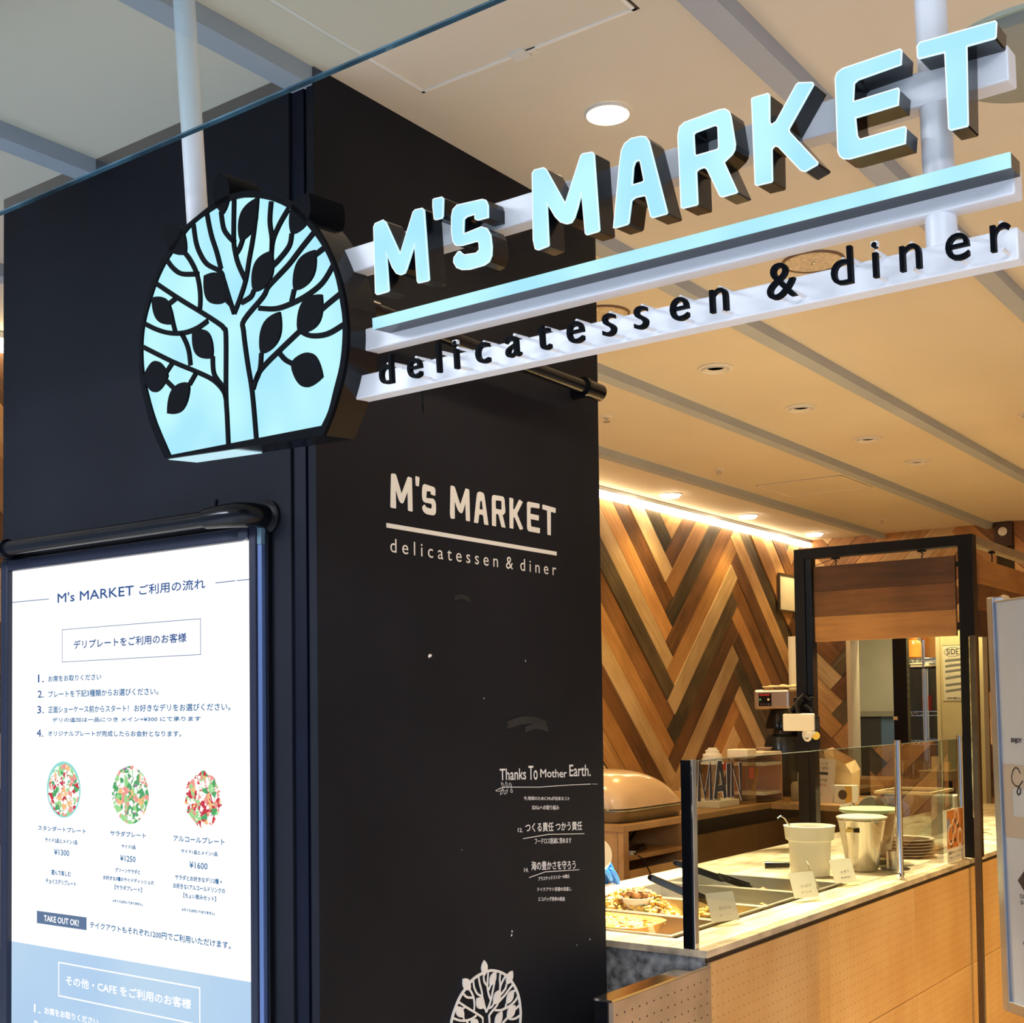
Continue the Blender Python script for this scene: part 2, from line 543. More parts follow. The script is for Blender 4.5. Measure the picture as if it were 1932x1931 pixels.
LEAF = [[-1459.2,328.4,-1456.8,264.1,18.4],[-1275.1,250.1,-1315.4,200.0,20.0],[-1591.5,277.1,-1547.5,224.3,20.0],[-1386.0,269.0,-1423.3,215.2,18.4],[-1508.8,180.9,-1464.0,132.9,22.4],[-1358.0,185.6,-1401.6,133.9,20.8],[-1269.5,166.9,-1317.2,118.9,19.2],[-1636.0,172.8,-1589.0,122.9,18.0],[-1543.3,102.5,-1501.4,53.9,20.0],[-1670.2,50.6,-1608.8,43.1,24.0],[-1615.8,-16.4,-1558.6,23.3,20.0],[-1348.6,93.9,-1393.8,40.0,20.0],[-1261.8,101.6,-1313.9,57.1,22.4],[-1269.8,-15.1,-1332.1,15.8,24.0]]
BRANCH = [[[-1625.7,194.4],[-1571.6,158.5],[-1519.7,126.2],[-1483.6,102.7],[-1472.5,93.0],[-1468.8,79.7],[-1476.5,-4.8],[-1477.1,-40.1],[-1478.2,-85.6]],[[-1667.5,99.9],[-1596.7,63.6],[-1539.6,37.5],[-1502.8,18.5],[-1481.8,-1.4],[-1476.9,-17.4]],[[-1541.7,36.5],[-1558.8,21.3]],[[-1596.1,61.9],[-1616.7,46.5]],[[-1613.7,35.5],[-1593.1,17.7]],[[-1476.2,-1.0],[-1496.8,21.3],[-1502.0,34.9],[-1501.3,55.2]],[[-1661.7,137.3],[-1631.9,121.8],[-1600.4,109.8],[-1564.9,103.2],[-1533.3,104.5],[-1507.6,111.1]],[[-1584.6,106.4],[-1589.0,122.9],[-1593.2,141.9]],[[-1595.2,155.4],[-1579.4,160.0]],[[-1570.8,103.8],[-1560.6,86.3],[-1555.4,69.9],[-1554.1,50.3]],[[-1596.0,226.1],[-1580.8,208.4],[-1560.1,194.9],[-1521.7,186.7]],[[-1554.8,229.9],[-1540.6,213.8],[-1527.2,190.4],[-1521.7,166.2],[-1521.7,145.8],[-1525.2,128.6]],[[-1526.9,264.4],[-1523.9,238.2],[-1516.8,218.8],[-1501.5,197.6],[-1472.8,180.0],[-1466.5,166.1],[-1460.7,148.5],[-1456.3,135.1],[-1447.4,110.8]],[[-1465.5,137.0],[-1451.7,124.2]],[[-1494.5,273.2],[-1488.0,240.1],[-1477.6,210.0],[-1470.6,183.3]],[[-1432.2,279.2],[-1438.3,223.6],[-1437.2,203.4],[-1431.7,182.3],[-1417.8,154.5]],[[-1462.7,269.3],[-1459.5,243.5],[-1449.7,228.7],[-1436.1,215.6]],[[-1417.5,218.8],[-1426.0,205.8],[-1435.8,198.1]],[[-1382.5,269.3],[-1386.8,248.4],[-1396.3,213.9],[-1408.1,182.1],[-1417.8,154.5],[-1432.7,130.3],[-1447.4,110.8]],[[-1401.4,136.3],[-1409.3,128.0],[-1429.7,123.5]],[[-1353.5,257.2],[-1358.8,229.5],[-1356.6,202.3],[-1360.6,176.5]],[[-1318.9,237.9],[-1339.4,220.0],[-1355.1,199.5],[-1360.8,174.1]],[[-1315.3,201.1],[-1321.8,184.7],[-1343.7,170.3],[-1361.8,162.2]],[[-1270.7,192.4],[-1298.8,175.2],[-1324.0,158.8],[-1349.3,146.1],[-1371.2,134.9],[-1382.9,122.7],[-1426.6,96.8],[-1429.2,79.9],[-1424.9,34.3],[-1418.3,-14.0],[-1415.6,-85.3]],[[-1367.8,153.7],[-1371.2,134.9]],[[-1251.5,166.4],[-1273.4,159.5]],[[-1317.1,120.1],[-1324.3,103.5]],[[-1237.6,137.5],[-1260.4,117.8],[-1294.6,105.9],[-1332.4,100.4],[-1360.2,100.5],[-1393.1,108.0]],[[-1223.2,96.7],[-1263.4,81.4],[-1291.2,67.1],[-1315.7,56.2],[-1355.1,38.0],[-1386.4,22.7],[-1403.5,10.8],[-1416.1,-9.4]],[[-1310.4,58.8],[-1289.4,47.7],[-1256.7,44.0],[-1223.7,51.2]],[[-1393.6,41.2],[-1398.6,17.4],[-1409.7,1.9]],[[-1357.0,35.9],[-1344.3,22.7],[-1329.5,14.1]]]
SMALL = [["d",-1152.7],["e",-1101.2],["l",-1058.5],["i",-1028.5],["c",-984.7],["a",-935.4],["t",-887.2],["e",-839.7],["s",-790.8],["s",-746.1],["e",-694.2],["n",-643.1],["&",-565.7],["d",-496.2],["i",-459.2],["n",-421.9],["e",-373.7],["r",-331.4]]
MENU = [["M's MARKET",-2.498,-2.225,1.757,0.0215,0],["ご利用の流れ",-2.206,-1.995,1.7555,0.0215,0],["デリプレートをご利用のお客様",-2.437,-2.054,1.6495,0.019,0],["1.",-2.573,-2.551,1.578,0.018,0],["お席をお取りください",-2.533,-2.338,1.5785,0.0135,0],["2.",-2.574,-2.551,1.543,0.016,0],["プレートを下記3種類からお選びください。",-2.533,-2.144,1.5425,0.015,0],["3.",-2.576,-2.551,1.507,0.017,0],["正面ショーケース前からスタート！", -2.533, -2.2423, 1.5075, 0.015, 0],["お好きなデリをお選びください。", -2.2239, -1.921, 1.5075, 0.015, 0],["デリの追加は一品につき メイン+¥300 にて承ります",-2.517,-2.01,1.4865,0.01,0],["4.",-2.578,-2.554,1.4535,0.0165,0],["オリジナルプレートが完成したらお会計となります。",-2.534,-2.071,1.4545,0.0125,0],["スタンダートプレート",-2.572,-2.393,1.24,0.011,0],["サイド2品とメイン1品",-2.545,-2.424,1.2145,0.0095,0],["¥1300",-2.51,-2.454,1.1875,0.013,0],["選んで楽しむ",-2.521,-2.448,1.142,0.0115,0],["チョイスデリプレート",-2.542,-2.429,1.1215,0.0115,0],["サラダプレート",-2.306,-2.186,1.2405,0.011,0],["サイド3品",-2.267,-2.22,1.2155,0.008,0],["¥1250",-2.272,-2.22,1.188,0.0125,0],["グリーンサラダと",-2.289,-2.205,1.1635,0.009,0],["お好きな3種のサイドディッシュの",-2.331,-2.16,1.1445,0.009,0],["【サラダプレート】",-2.291,-2.199,1.126,0.01,0],["※ライスは付いておりません。",-2.297,-2.196,1.098,0.006,0],["アルコールプレート",-2.096,-1.94,1.2395,0.012,0],["サイド1品とメイン1品",-2.072,-1.961,1.216,0.008,0],["¥1600",-2.046,-1.991,1.1875,0.013,0],["サラダとお好きなデリ2種 +",-2.091,-1.948,1.161,0.01,0],["お好きな1アルコールドリンクの",-2.097,-1.939,1.143,0.0105,0],["【ちょい飲みセット】",-2.065,-1.966,1.1255,0.01,0],["※ライスは付いておりません。",-2.07,-1.969,1.098,0.006,0],["TAKE OUT OK!",-2.549,-2.419,1.0355,0.013,1],["テイクアウトもそれぞれ1200円でご利用いただけます。",-2.378,-1.923,1.035,0.0145,0],["その他・CAFE をご利用のお客様",-2.466,-2.043,0.9015,0.0205,1],["1.",-2.587,-2.562,0.8255,0.018,1],["お席をお取りください",-2.546,-2.349,0.827,0.0155,1],["2.",-2.587,-2.562,0.7875,0.019,1],["お好きなメニューをお選びください",-2.546,-2.234,0.792,0.016,1]]
CHALK = [["Thanks",2.291,2.393,1.343,1.34,0.0255,1],["To",2.404,2.44,1.338,1.337,0.0325,1],["Mother",2.452,2.565,1.342,1.336,0.019,1],["Earth.",2.577,2.673,1.338,1.334,0.028,1],["今,地球のためにM'sが出来るコト",2.383,2.576,1.292,1.279,0.0095,0],["SDGsへの取り組み",2.416,2.529,1.268,1.26,0.011,0],["12.",2.358,2.377,1.221,1.219,0.009,0],["つくる責任 つかう責任",2.388,2.63,1.218,1.203,0.0215,1],["フードロス削減に努めます",2.425,2.581,1.187,1.175,0.014,0],["14.",2.381,2.398,1.127,1.125,0.0095,0],["海の豊かさを守ろう",2.41,2.598,1.128,1.111,0.0205,1],["プラスチックストローの廃止",2.437,2.571,1.1,1.092,0.0095,0],["テイクアウト容器の見直し",2.432,2.578,1.076,1.06,0.0095,0],["エコバッグ持参の推進",2.436,2.549,1.053,1.039,0.01,0]]

# ------------------------------------------------------------------ palette
PAINT = mat('ceiling_paint', (0.78, 0.715, 0.60), 0.7, noise=0.03, nscale=2, bump=0.05)
BEAMP = mat('beam_paint', (0.42, 0.47, 0.55), 0.6, noise=0.04, nscale=3)
FLOORM = mat('floor_tile', (0.68, 0.54, 0.36), 0.35, noise=0.08, nscale=3)
BLACKP = mat('black_board_paint', (0.0115, 0.0133, 0.0195), 0.6, noise=0.22, nscale=2.5, bump=0.08, bscale=90, spec=0.12)
BLACKG = mat('black_gloss', (0.005, 0.006, 0.009), 0.17, noise=0.1, spec=0.3)
BLACKM = mat('black_acrylic', (0.003, 0.004, 0.006), 0.5, noise=0.1, spec=0.03)
BLACKS = mat('black_satin', (0.007, 0.007, 0.010), 0.35, noise=0.15, spec=0.2)
NAVY = mat('dark_navy_trim', (0.004, 0.006, 0.016), 0.45, noise=0.2, spec=0.12)
STEEL = mat('brushed_steel', (0.62, 0.60, 0.57), 0.28, metal=1.0, noise=0.08, nscale=5, bump=0.05)
CHROME = mat('chrome', (0.80, 0.80, 0.80), 0.08, metal=1.0, noise=0.03)
ALU = mat('aluminium', (0.52, 0.57, 0.66), 0.36, metal=0.9, noise=0.08)
WHITEP = mat('white_powder_coat', (0.90, 0.91, 0.95), 0.35, noise=0.03)
WHITEPL = mat('white_plastic', (0.82, 0.80, 0.74), 0.4, noise=0.03)
PAPER = mat('paper', (0.80, 0.78, 0.72), 0.7, noise=0.04, nscale=14)
INK = mat('black_ink', (0.02, 0.02, 0.02), 0.6)
PLANKS = [wood('plank_tan', (0.40, 0.22, 0.085), (0.70, 0.45, 0.21)),
          wood('plank_honey', (0.38, 0.18, 0.06), (0.56, 0.30, 0.11)),
          wood('plank_brown', (0.075, 0.032, 0.012), (0.20, 0.088, 0.034)),
          wood('plank_pale', (0.50, 0.34, 0.17), (0.74, 0.54, 0.32)),
          wood('plank_weathered', (0.028, 0.021, 0.013), (0.125, 0.088, 0.046)),
          wood('plank_rust', (0.15, 0.065, 0.020), (0.34, 0.155, 0.055))]
BIRCH = wood('birch_ply', (0.70, 0.41, 0.16), (0.82, 0.54, 0.25), rough=0.45, sc=(1.0, 1.0, 0.12), rnd=0.05, bump=0.03)
OAK = wood('oak_board', (0.42, 0.23, 0.09), (0.56, 0.33, 0.15), rough=0.4, sc=(6, 1.2, 10), rnd=0.08, bump=0.08)
STONE = mat('speckled_stone', (0.66, 0.56, 0.42), 0.3, noise=0.5, nscale=16, bump=0.06, stretch=(1.0, 0.45, 1.0))
CONC = mat('mottled_concrete', (0.26, 0.27, 0.29), 0.6, noise=0.9, nscale=34, bump=0.3, bscale=40)
GLASSM = glass('sheet_glass', (0.84, 0.87, 0.84), 2.4)
GLASSB = glass('barrier_glass', (0.86, 0.92, 0.93), 2.2)
GEDGE = mat('glass_edge', (0.07, 0.17, 0.25), 0.05, metal=0.5, noise=0.95, nscale=7, spec=1.0)  # strong noise contrast imitates patches of reflected light along the edge

CZ = 2.75
YL = 8.98          # back wall
XL = -3.75         # left wall

# ------------------------------------------------------------------ floor, ceiling, walls
box('floor', FLOORM, -6, 4.5, 1.2, 12, -0.06, 0, kind='structure')
box('floor_hall', mat('hall_stone', (0.62, 0.66, 0.70), 0.3, noise=0.06, nscale=3), -6, 4.5, -5, 1.198, -0.06, 0, kind='structure')
ceil = box('ceiling', PAINT, -6, 4.5, -5, 12, CZ, CZ + 0.08, kind='structure')


def seam_rect(x0, x1, y0, y1, w=0.004):
    """access panel: dark joint recess and a slim pale metal edge around a lifted-in panel"""
    mb = MB()
    for a, b, c, d in ((x0, x1, y0 - w, y0), (x0, x1, y1, y1 + w), (x0 - w, x0, y0 - w, y1 + w), (x1, x1 + w, y0 - w, y1 + w)):
        mb.box(a, b, c, d, CZ - 0.0012, CZ + 0.001)
    mb.obj('access_panel_joint', mat('joint_shadow_line', (0.05, 0.035, 0.025), 0.8), ceil)
    mb = MB()
    e = 0.007
    for a, b, c, d in ((x0, x1, y0, y0 + e), (x0, x1, y1 - e, y1), (x0, x0 + e, y0, y1), (x1 - e, x1, y0, y1)):
        mb.box(a, b, c, d, CZ - 0.004, CZ + 0.001)
    mb.obj('access_panel_edge', mat('panel_edge_paint', (0.95, 0.93, 0.88), 0.4), ceil)
    box('access_panel', PAINT, x0 + e, x1 - e, y0 + e, y1 - e, CZ - 0.0015, CZ + 0.002, ceil)


seam_rect(-1.593, -1.098, 1.425, 1.922)
seam_rect(-3.01, -2.515, 6.53, 7.0, 0.002)
pc = MB()
pc.box(-1.37, -1.335, 1.905, 1.935, CZ - 0.006, CZ - 0.0005).box(-1.34, -1.315, 1.915, 1.925, CZ - 0.005, CZ - 0.0005)
pc.obj('plastic_catch', WHITEPL, ceil)

for i, xr in enumerate((-3.885, -3.13, -2.372, -1.70, -0.945, -0.19, 0.565)):
    o = MB().box(xr - 0.055, xr, -3.5 if i not in (0, 1) else 1.2, YL - 0.001, CZ - 0.036, CZ).obj('trim_%d' % (i + 1), BEAMP, kind='structure')
    o['label'] = 'grey painted rib running across the ceiling'

# wide flat canopy disc under the ceiling at the right edge
t = thing('ceiling_diffuser', 'large round grey ceiling air diffuser behind the letter T of the hanging sign', 'air diffuser', (-0.56, 2.52, CZ))
MB().lathe([(0.0, -0.03), (0.12, -0.034), (0.165, -0.022), (0.17, 0.0)], seg=48).obj('diffuser_plate', mat('diffuser_grey', (0.30, 0.33, 0.30), 0.55, noise=0.05), t, smooth=True)
MB().lathe([(0.17, -0.002), (0.185, -0.006), (0.19, 0.0)], seg=48).obj('diffuser_rim', mat('diffuser_rim_green', (0.42, 0.52, 0.46), 0.4), t, smooth=True)

# ---- chevron timber cladding


def cladding(prefix, parent, u_lo, u_hi, z_lo, z_hi, valley, zoff, place, seed=1, colours=None):
    """herringbone bands of planks; every plank an object of its own with its length along local X.
    valley: wall coordinate of one valley; zoff: height of a plank joint there"""
    rng = random.Random(seed)
    pitch, m, br_, bf_ = 0.18, 1.0, 0.82, 1.0
    q = pitch / (2 * m)
    c0, sh, rising, band = valley, 0, True, 0
    while c0 > u_lo:            # walk back to the first band in view
        c0 -= bf_ if rising else br_
        if rising:
            sh += 1             # the falling band before a valley sits one joint lower
        rising = not rising
        band -= 1
    prev = None
    while c0 < u_hi:
        bw = br_ if rising else bf_
        c1 = c0 + bw
        sg = 1 if rising else -1
        for n in range(-4, 24):
            zt = n * pitch + zoff % pitch
            zs = zt if rising else zt + m * br_
            zz = lambda u, off: zs + sg * m * (u - c0) - off
            if rising:
                a_top, a_bot = (c0 - q, zz(c0 - q, 0)), (c0, zz(c0, pitch))
                b_top, b_bot = (c1, zz(c1, 0)), (c1 + q, zz(c1 + q, pitch))
            else:
                a_top, a_bot = (c0 + q, zz(c0 + q, 0)), (c0, zz(c0, pitch))
                b_top, b_bot = (c1, zz(c1, 0)), (c1 - q, zz(c1 - q, pitch))
            poly = clip_poly([a_top, b_top, b_bot, a_bot], u_lo, u_hi, z_lo, z_hi)
            if len(poly) < 3:
                continue
            area = abs(sum(poly[i - 1][0] * poly[i][1] - poly[i][0] * poly[i - 1][1] for i in range(len(poly)))) / 2
            if area < 0.0015:
                continue
            cu = sum(p[0] for p in poly) / len(poly)
            cz = sum(p[1] for p in poly) / len(poly)
            ang = math.atan(sg * m)
            ca, sa = math.cos(ang), math.sin(ang)
            loc = [((p[0] - cu) * ca + (p[1] - cz) * sa, -(p[0] - cu) * sa + (p[1] - cz) * ca) for p in poly]
            gx = max(abs(l[0]) for l in loc)
            gy = max(abs(l[1]) for l in loc)
            loc = [(l[0] * (1 - 0.0012 / gx), l[1] * (1 - 0.0015 / gy)) for l in loc]
            d = 0.018 + rng.choice((0, 0.002, 0.004, 0.007))
            w = [5, 5, 4, 4, 4, 4]
            mi = rng.choices(range(6), w)[0]
            if mi == prev:
                mi = rng.choices(range(6), w)[0]
            if colours and (band, n) in colours:
                mi = colours[(band, n)]
            prev = mi
            mb = MB().prism(loc, (), 0, d, fn=lambda a, b, e: (a, b, e))
            o = mb.obj(prefix, PLANKS[mi], parent)
            o.matrix_world = place(cu, cz, ang)
        c0 = c1
        rising = not rising
        band += 1


def place_left(u, z, ang):
    # local X along the wall (+Y world), local Y up, local Z out of the wall (+X)
    B = Matrix(((0, 0, 1, XL), (1, 0, 0, u), (0, 1, 0, z), (0, 0, 0, 1)))
    return B @ Matrix.Rotation(ang, 4, 'Z')


def place_back(u, z, ang):
    # local X along +X world, local Y up, local Z out of the wall (-Y)
    B = Matrix(((1, 0, 0, u), (0, 0, -1, YL), (0, 1, 0, z), (0, 0, 0, 1)))
    return B @ Matrix.Rotation(ang, 4, 'Z')


wl = box('wall_left', mat('wall_backing', (0.05, 0.035, 0.02), 0.9), XL - 0.12, XL, 1.9, YL + 0.02, 0, CZ, kind='structure')
# plank tones read off the wall: tan 0, honey 1, brown 2, pale 3, weathered 4, rust 5
tone = {}
for band, top, seq in ((0, 16, (0, 0, 2, 1, 4, 2, 1, 3, 4, 2, 3, 2, 1, 3)), (-1, 16, (0, 4, 3, 2, 1, 3, 4, 5, 1, 3, 2, 1, 0)), (1, 15, (2, 0, 1, 4, 0, 2, 5, 1, 2, 4, 3, 1))):
    for k, v in enumerate(seq):
        tone[(band, top - k)] = v
cladding('plank', wl, 1.9, YL - 0.02, 0.75, CZ - 0.055, 6.85, 2.181, place_left, seed=11, colours=tone)
DX0, DX1, DZ = -3.437, -2.464, 2.08
wb = MB().box(XL, DX0, YL, YL + 0.12, 0, CZ).box(DX1, 3.0, YL, YL + 0.12, 0, CZ).box(DX0, DX1, YL, YL + 0.12, DZ, CZ).obj('wall_back', mat('wall_backing', (0, 0, 0)), kind='structure')


def back_clad(a, b, z0, z1, seed):
    cladding('plank', wb, a, b, z0, z1, -3.476, 1.718, place_back, seed=seed)


back_clad(XL + 0.025, DX0, 0.8, DZ, 3)
back_clad(XL + 0.025, -2.36, DZ, CZ, 5)
back_clad(DX1 + 0.033, 0.2, 0.4, DZ, 8)
back_clad(-2.24, 0.2, DZ, CZ, 9)
box('wall_right', PAINT, 3.0, 3.1, 3.0, YL, 0, CZ, kind='structure')

# dark box with a round pale sensor at the far top right, pale green tiles beside it
t = thing('sensor_box', 'dark box with a round white sensor at the top of the back wall', 'sensor', (-2.30, YL - 0.05, 2.58))
box('housing', mat('dark_brown_box', (0.045, 0.02, 0.015), 0.5), -0.058, 0.058, -0.02, 0.05, 0, 0.165, t, bevel=0.004)
MB().lathe([(0.0, 0.0), (0.028, 0.002), (0.03, 0.01), (0.0, 0.022)], M=Matrix.Translation((0, -0.02, 0.10)) @ Matrix.Rotation(PI / 2, 4, 'X'), seg=18).obj('sensor_disc', WHITEPL, t, smooth=True)

# warm LED strip in the cove along the top of the left wall
t = thing('cove_light', 'long glowing warm light strip along the top of the timber wall', 'light', (XL + 0.03, 2.0, CZ - 0.052))
box('diffuser', emit('cove_glow', (1.0, 0.74, 0.42), 16), -0.028, 0.032, 0, 6.95, 0.0, 0.03, t)
box('light_channel', ALU, -0.028, 0.034, 0, 6.95, 0.03, 0.051, t)

# ------------------------------------------------------------------ downlights


def downlight(x, y, lit, label, group=None, r=0.042, drop=0.012, glow=1.0):
    t = thing('downlight', label, 'downlight', (x, y, CZ), group=group)
    w = 1.12 if lit else 1.32
    MB().lathe([(r * 0.98, -0.001), (r * w, -0.001), (r * (w - 0.02), -0.005), (r * 1.02, -0.007), (r * 0.98, -0.001)], seg=32).obj('trim_ring', WHITEPL, t, smooth=True)
    if lit:
        MB().lathe([(0, -drop), (r * 0.8, -drop * 0.9), (r, -0.003), (r, -0.0005)], seg=32).obj('lens', emit('downlight_glow_%g' % glow, (1.0, 0.80, 0.52), 14 * glow), t)
    else:
        MB().lathe([(r * 0.6, -0.0004), (r * 0.98, -0.0125), (r * 0.99, -0.001)], seg=32).obj('tilted_reflector', WHITEPL, t, smooth=True)
        MB().lathe([(0, -0.0012), (r * 0.93, -0.0012)], seg=32).obj('lens', mat('dark_lens', (0.12, 0.10, 0.08), 0.2), t)
    return t


downlight(-1.345, 2.226, True, 'brightly lit round downlight in the ceiling beside the black pillar', r=0.044)
for yy, w in ((6.46, 'nearest of the three lit downlights along the timber wall'), (7.5, 'middle one of the three lit downlights along the timber wall'), (8.6, 'farthest of the three lit downlights along the timber wall')):
    downlight(-3.52, yy, True, w, 'lit downlights along the timber wall', r=0.062, drop=0.022, glow=2.2)
for yy, w in ((4.16, 'nearest of the four unlit looking downlights in a row over the counter'), (4.94, 'second nearest of the four dark downlights in a row over the counter'), (5.72, 'third of the four dark downlights in a row over the counter'), (6.424, 'farthest of the four dark downlights in a row over the counter')):
    downlight(-2.07, yy, False, w, 'dark downlights over the counter', r=0.05)
downlight(-1.33, 5.70, False, 'dark downlight at the right edge beyond the nearest rib', r=0.05)
downlight(-1.20, 8.05, True, 'small lit downlight by the far wall at the right edge', r=0.05)

for x, y, r, lb in ((-1.35, 3.33, 0.085, 'large round flush ceiling speaker above the ampersand of the sign'), (-2.06, 3.36, 0.085, 'round flush ceiling speaker close to the pillar, half hidden by the sign')):
    t = thing('ceiling_speaker', lb, 'speaker', (x, y, CZ))
    MB().lathe([(0, -0.004), (r * 0.92, -0.004), (r * 0.92, -0.0005)], seg=36).obj('speaker_grille', mat('speaker_cream', (0.66, 0.56, 0.42), 0.6, noise=0.25, nscale=90), t)
    MB().lathe([(r * 0.93, -0.0005), (r * 0.94, -0.006), (r, -0.006), (r * 1.02, -0.0005)], seg=36).obj('trim_ring', mat('brown_ring', (0.20, 0.12, 0.07), 0.4), t, smooth=True)
    MB().lathe([(0, -0.010), (0.006, -0.009), (0.006, -0.004)], seg=10).obj('screw', CHROME, t)
for x, y, lb in ((-2.786, 4.561, 'small white sprinkler head near the pillar edge'), (-2.90, 8.25, 'small sprinkler head close to the back wall'), (-2.95, 5.95, 'tiny ceiling nozzle between the two middle ribs')):
    t = thing('sprinkler', lb, 'sprinkler', (x, y, CZ))
    MB().lathe([(0.028, -0.0005), (0.026, -0.005), (0.014, -0.007)], seg=18).obj('escutcheon', WHITEPL, t, smooth=True)
    MB().lathe([(0.007, -0.007), (0.007, -0.02), (0.015, -0.022), (0.014, -0.025), (0, -0.025)], seg=14).obj('deflector', STEEL, t, smooth=True)

# ------------------------------------------------------------------ black pillar
PX0, PX1, PY0, PY1 = -2.735, -1.696, 1.709, 2.737
pil = box('wall_pillar', BLACKP, PX0, PX1 - 0.02, PY0 + 0.02, PY1, 0, CZ, kind='structure', label='square black pillar with chalk lettering and a lit menu')
box('front_board', BLACKP, PX0, -1.759, PY0, PY0 + 0.02, 0, CZ, pil, bevel=0.001)
box('side_board', BLACKP, PX1 - 0.02, PX1, PY0 + 0.006, PY1, 0, CZ, pil, bevel=0.001)
box('corner_profile', NAVY, -1.757, -1.724, PY0 + 0.006, PY0 + 0.02, 0, CZ, pil, bevel=0.001)
box('corner_profile', NAVY, -1.722, PX1 - 0.021, PY0 + 0.010, PY0 + 0.02, 0, CZ, pil, bevel=0.001)
MB().tube([(PX1 + 0.0005, 2.035, 2.20), (PX1 + 0.0008, 2.037, 2.185), (PX1 + 0.0006, 2.034, 2.15), (PX1 + 0.0004, 2.036, 2.13)], [0.0006, 0.0025, 0.002, 0.0005], 6).obj('paint_run', BLACKG, pil)
VIN = mat('cream_vinyl', (0.95, 0.95, 0.92), 0.5)
CHK = mat('white_chalk', (0.96, 0.97, 0.98), 0.8, noise=0.06, nscale=60)
DUST = mat('chalk_dust', (0.0155, 0.0175, 0.0235), 0.8, noise=0.3, nscale=40)
side = lambda u, v, d=0.0: (PX1 + 0.0010 + d, u, v)

# printed sign name on the pillar: the same letter shapes as the hanging sign
KX, KZ = 0.612 / 0.844, 0.070 / 0.096
_bz = min(p[1] for p in LET[0][1])


def to_pillar(p):
    return (1.921 + (p[0] + 1167) / 1000 * KX, 1.902 + (p[1] - 58.5) / 1000 * KZ)


for ch, out_, holes in LET:
    MB().prism([to_pillar(p) for p in out_], [[to_pillar(p) for p in h] for h in holes], 0.0, 0.0006, fn=lambda u, v, d: side(u, v, d)).obj('vinyl_letter', VIN, pil)
MB().box(PX1, PX1 + 0.0012, 1.914, 2.534, 1.8755, 1.8848).obj('vinyl_line', VIN, pil)
text_obj('vinyl_text', 'd e l i c a t e s s e n  &  d i n e r', VIN, pil, 1.925, 2.531, 1.8405, 0.0285, side, weight=0.0, res=4)

# painted tree emblem low on the pillar
ex0, ex1 = min(p[0] for p in EGG), max(p[0] for p in EGG)
ez0, ez1 = min(p[1] for p in EGG), max(p[1] for p in EGG)
EK = 0.265 / (ex1 - ex0)


def to_emb(p):
    return (2.230 + (p[0] - (ex0 + ex1) / 2) * EK, 0.930 + (p[1] - ez1) * EK * 0.92)


mb = MB()
fnp = lambda u, v, d: side(u, v, d)
for i, br in enumerate(BRANCH):
    stroke(mb, smooth_line([to_emb(p) for p in br]), 0.0050, 0, 0.0005 + 0.00006 * i, fnp)
for i, lf in enumerate(LEAF):
    mb.prism([to_emb(p) for p in leaf_poly(*lf)], (), 0, 0.0026 + 0.00005 * i, fn=fnp)
stroke(mb, smooth_line([to_emb(p) for p in FACE], 3), 0.0055, 0, 0.0034, fnp, close=True)
mb.obj('painted_tree_emblem', CHK, pil, label='white line drawing of a tree in an oval')

for s_, u0, u1, z0, z1, h, w in CHALK:
    text_obj('chalk_text', s_, CHK, pil, u0, u1, (z0 + z1) / 2 + h / 2, h, side, bold=0.0004 if w else 0.00015, shear=z1 - z0)
mb = MB()
stroke(mb, [(2.274, 1.321), (2.303, 1.327), (2.447, 1.319), (2.577, 1.317), (2.673, 1.314)], 0.0016, 0, 0.0004, fnp)
stroke(mb, [(2.68, 1.3138), (2.705, 1.312)], 0.0008, 0, 0.0004, fnp)
stroke(mb, [(2.378, 1.204), (2.482, 1.205), (2.64, 1.193)], 0.0017, 0, 0.0004, fnp)
stroke(mb, [(2.40, 1.112), (2.467, 1.118), (2.615, 1.107)], 0.0017, 0, 0.0004, fnp)
for (a, b, c, d) in ((2.303, 1.324, 2.276, 1.320), (2.308, 1.325, 2.296, 1.338), (2.306, 1.321, 2.291, 1.311), (2.322, 1.324, 2.313, 1.338), (2.320, 1.32, 2.308, 1.311), (2.336, 1.323, 2.328, 1.335), (2.332, 1.320, 2.338, 1.313)):
    lp = leaf_poly(a, b, c, d, 0.003, 7)
    stroke(mb, lp, 0.0010, 0, 0.0004, fnp, close=True)
mb.obj('chalk_lines', CHK, pil)
mb = MB()
rr = random.Random(4)
for u, v, s_ in ((2.047, 1.618, 0.004), (2.052, 1.619, 0.003), (2.236, 1.528, 0.0015), (2.398, 1.616, 0.002), (2.33, 0.99, 0.003), (2.332, 0.998, 0.0025), (2.66, 0.93, 0.002), (2.6, 0.925, 0.0015), (2.15, 1.2, 0.001)):
    mb.blob((PX1 + 0.0003, u, v), s_, (0.15, 1, 1), 6, jit=0.4)
mb.obj('chalk_specks', CHK, pil)
mb = MB()
for c, sw, sh in (((2.40, 1.468), 0.15, 0.014), ((2.44, 1.455), 0.09, 0.010), ((2.16, 1.745), 0.05, 0.008)):
    for k in range(7):
        y0 = c[1] + (k - 3) * sh / 6
        n = 12
        a0 = rr.uniform(-0.15, 0)
        pts = [(c[0] + sw * (i / n - 0.5) * (1 + 0.1 * rr.random()), y0 + sh * 0.8 * math.sin(PI * i / n) + a0 * sh) for i in range(n + 1)]
        stroke(mb, pts, 0.0032, 0, 0.0002 + 0.00005 * k, fnp)
mb.obj('wiped_chalk_smear', DUST, pil)

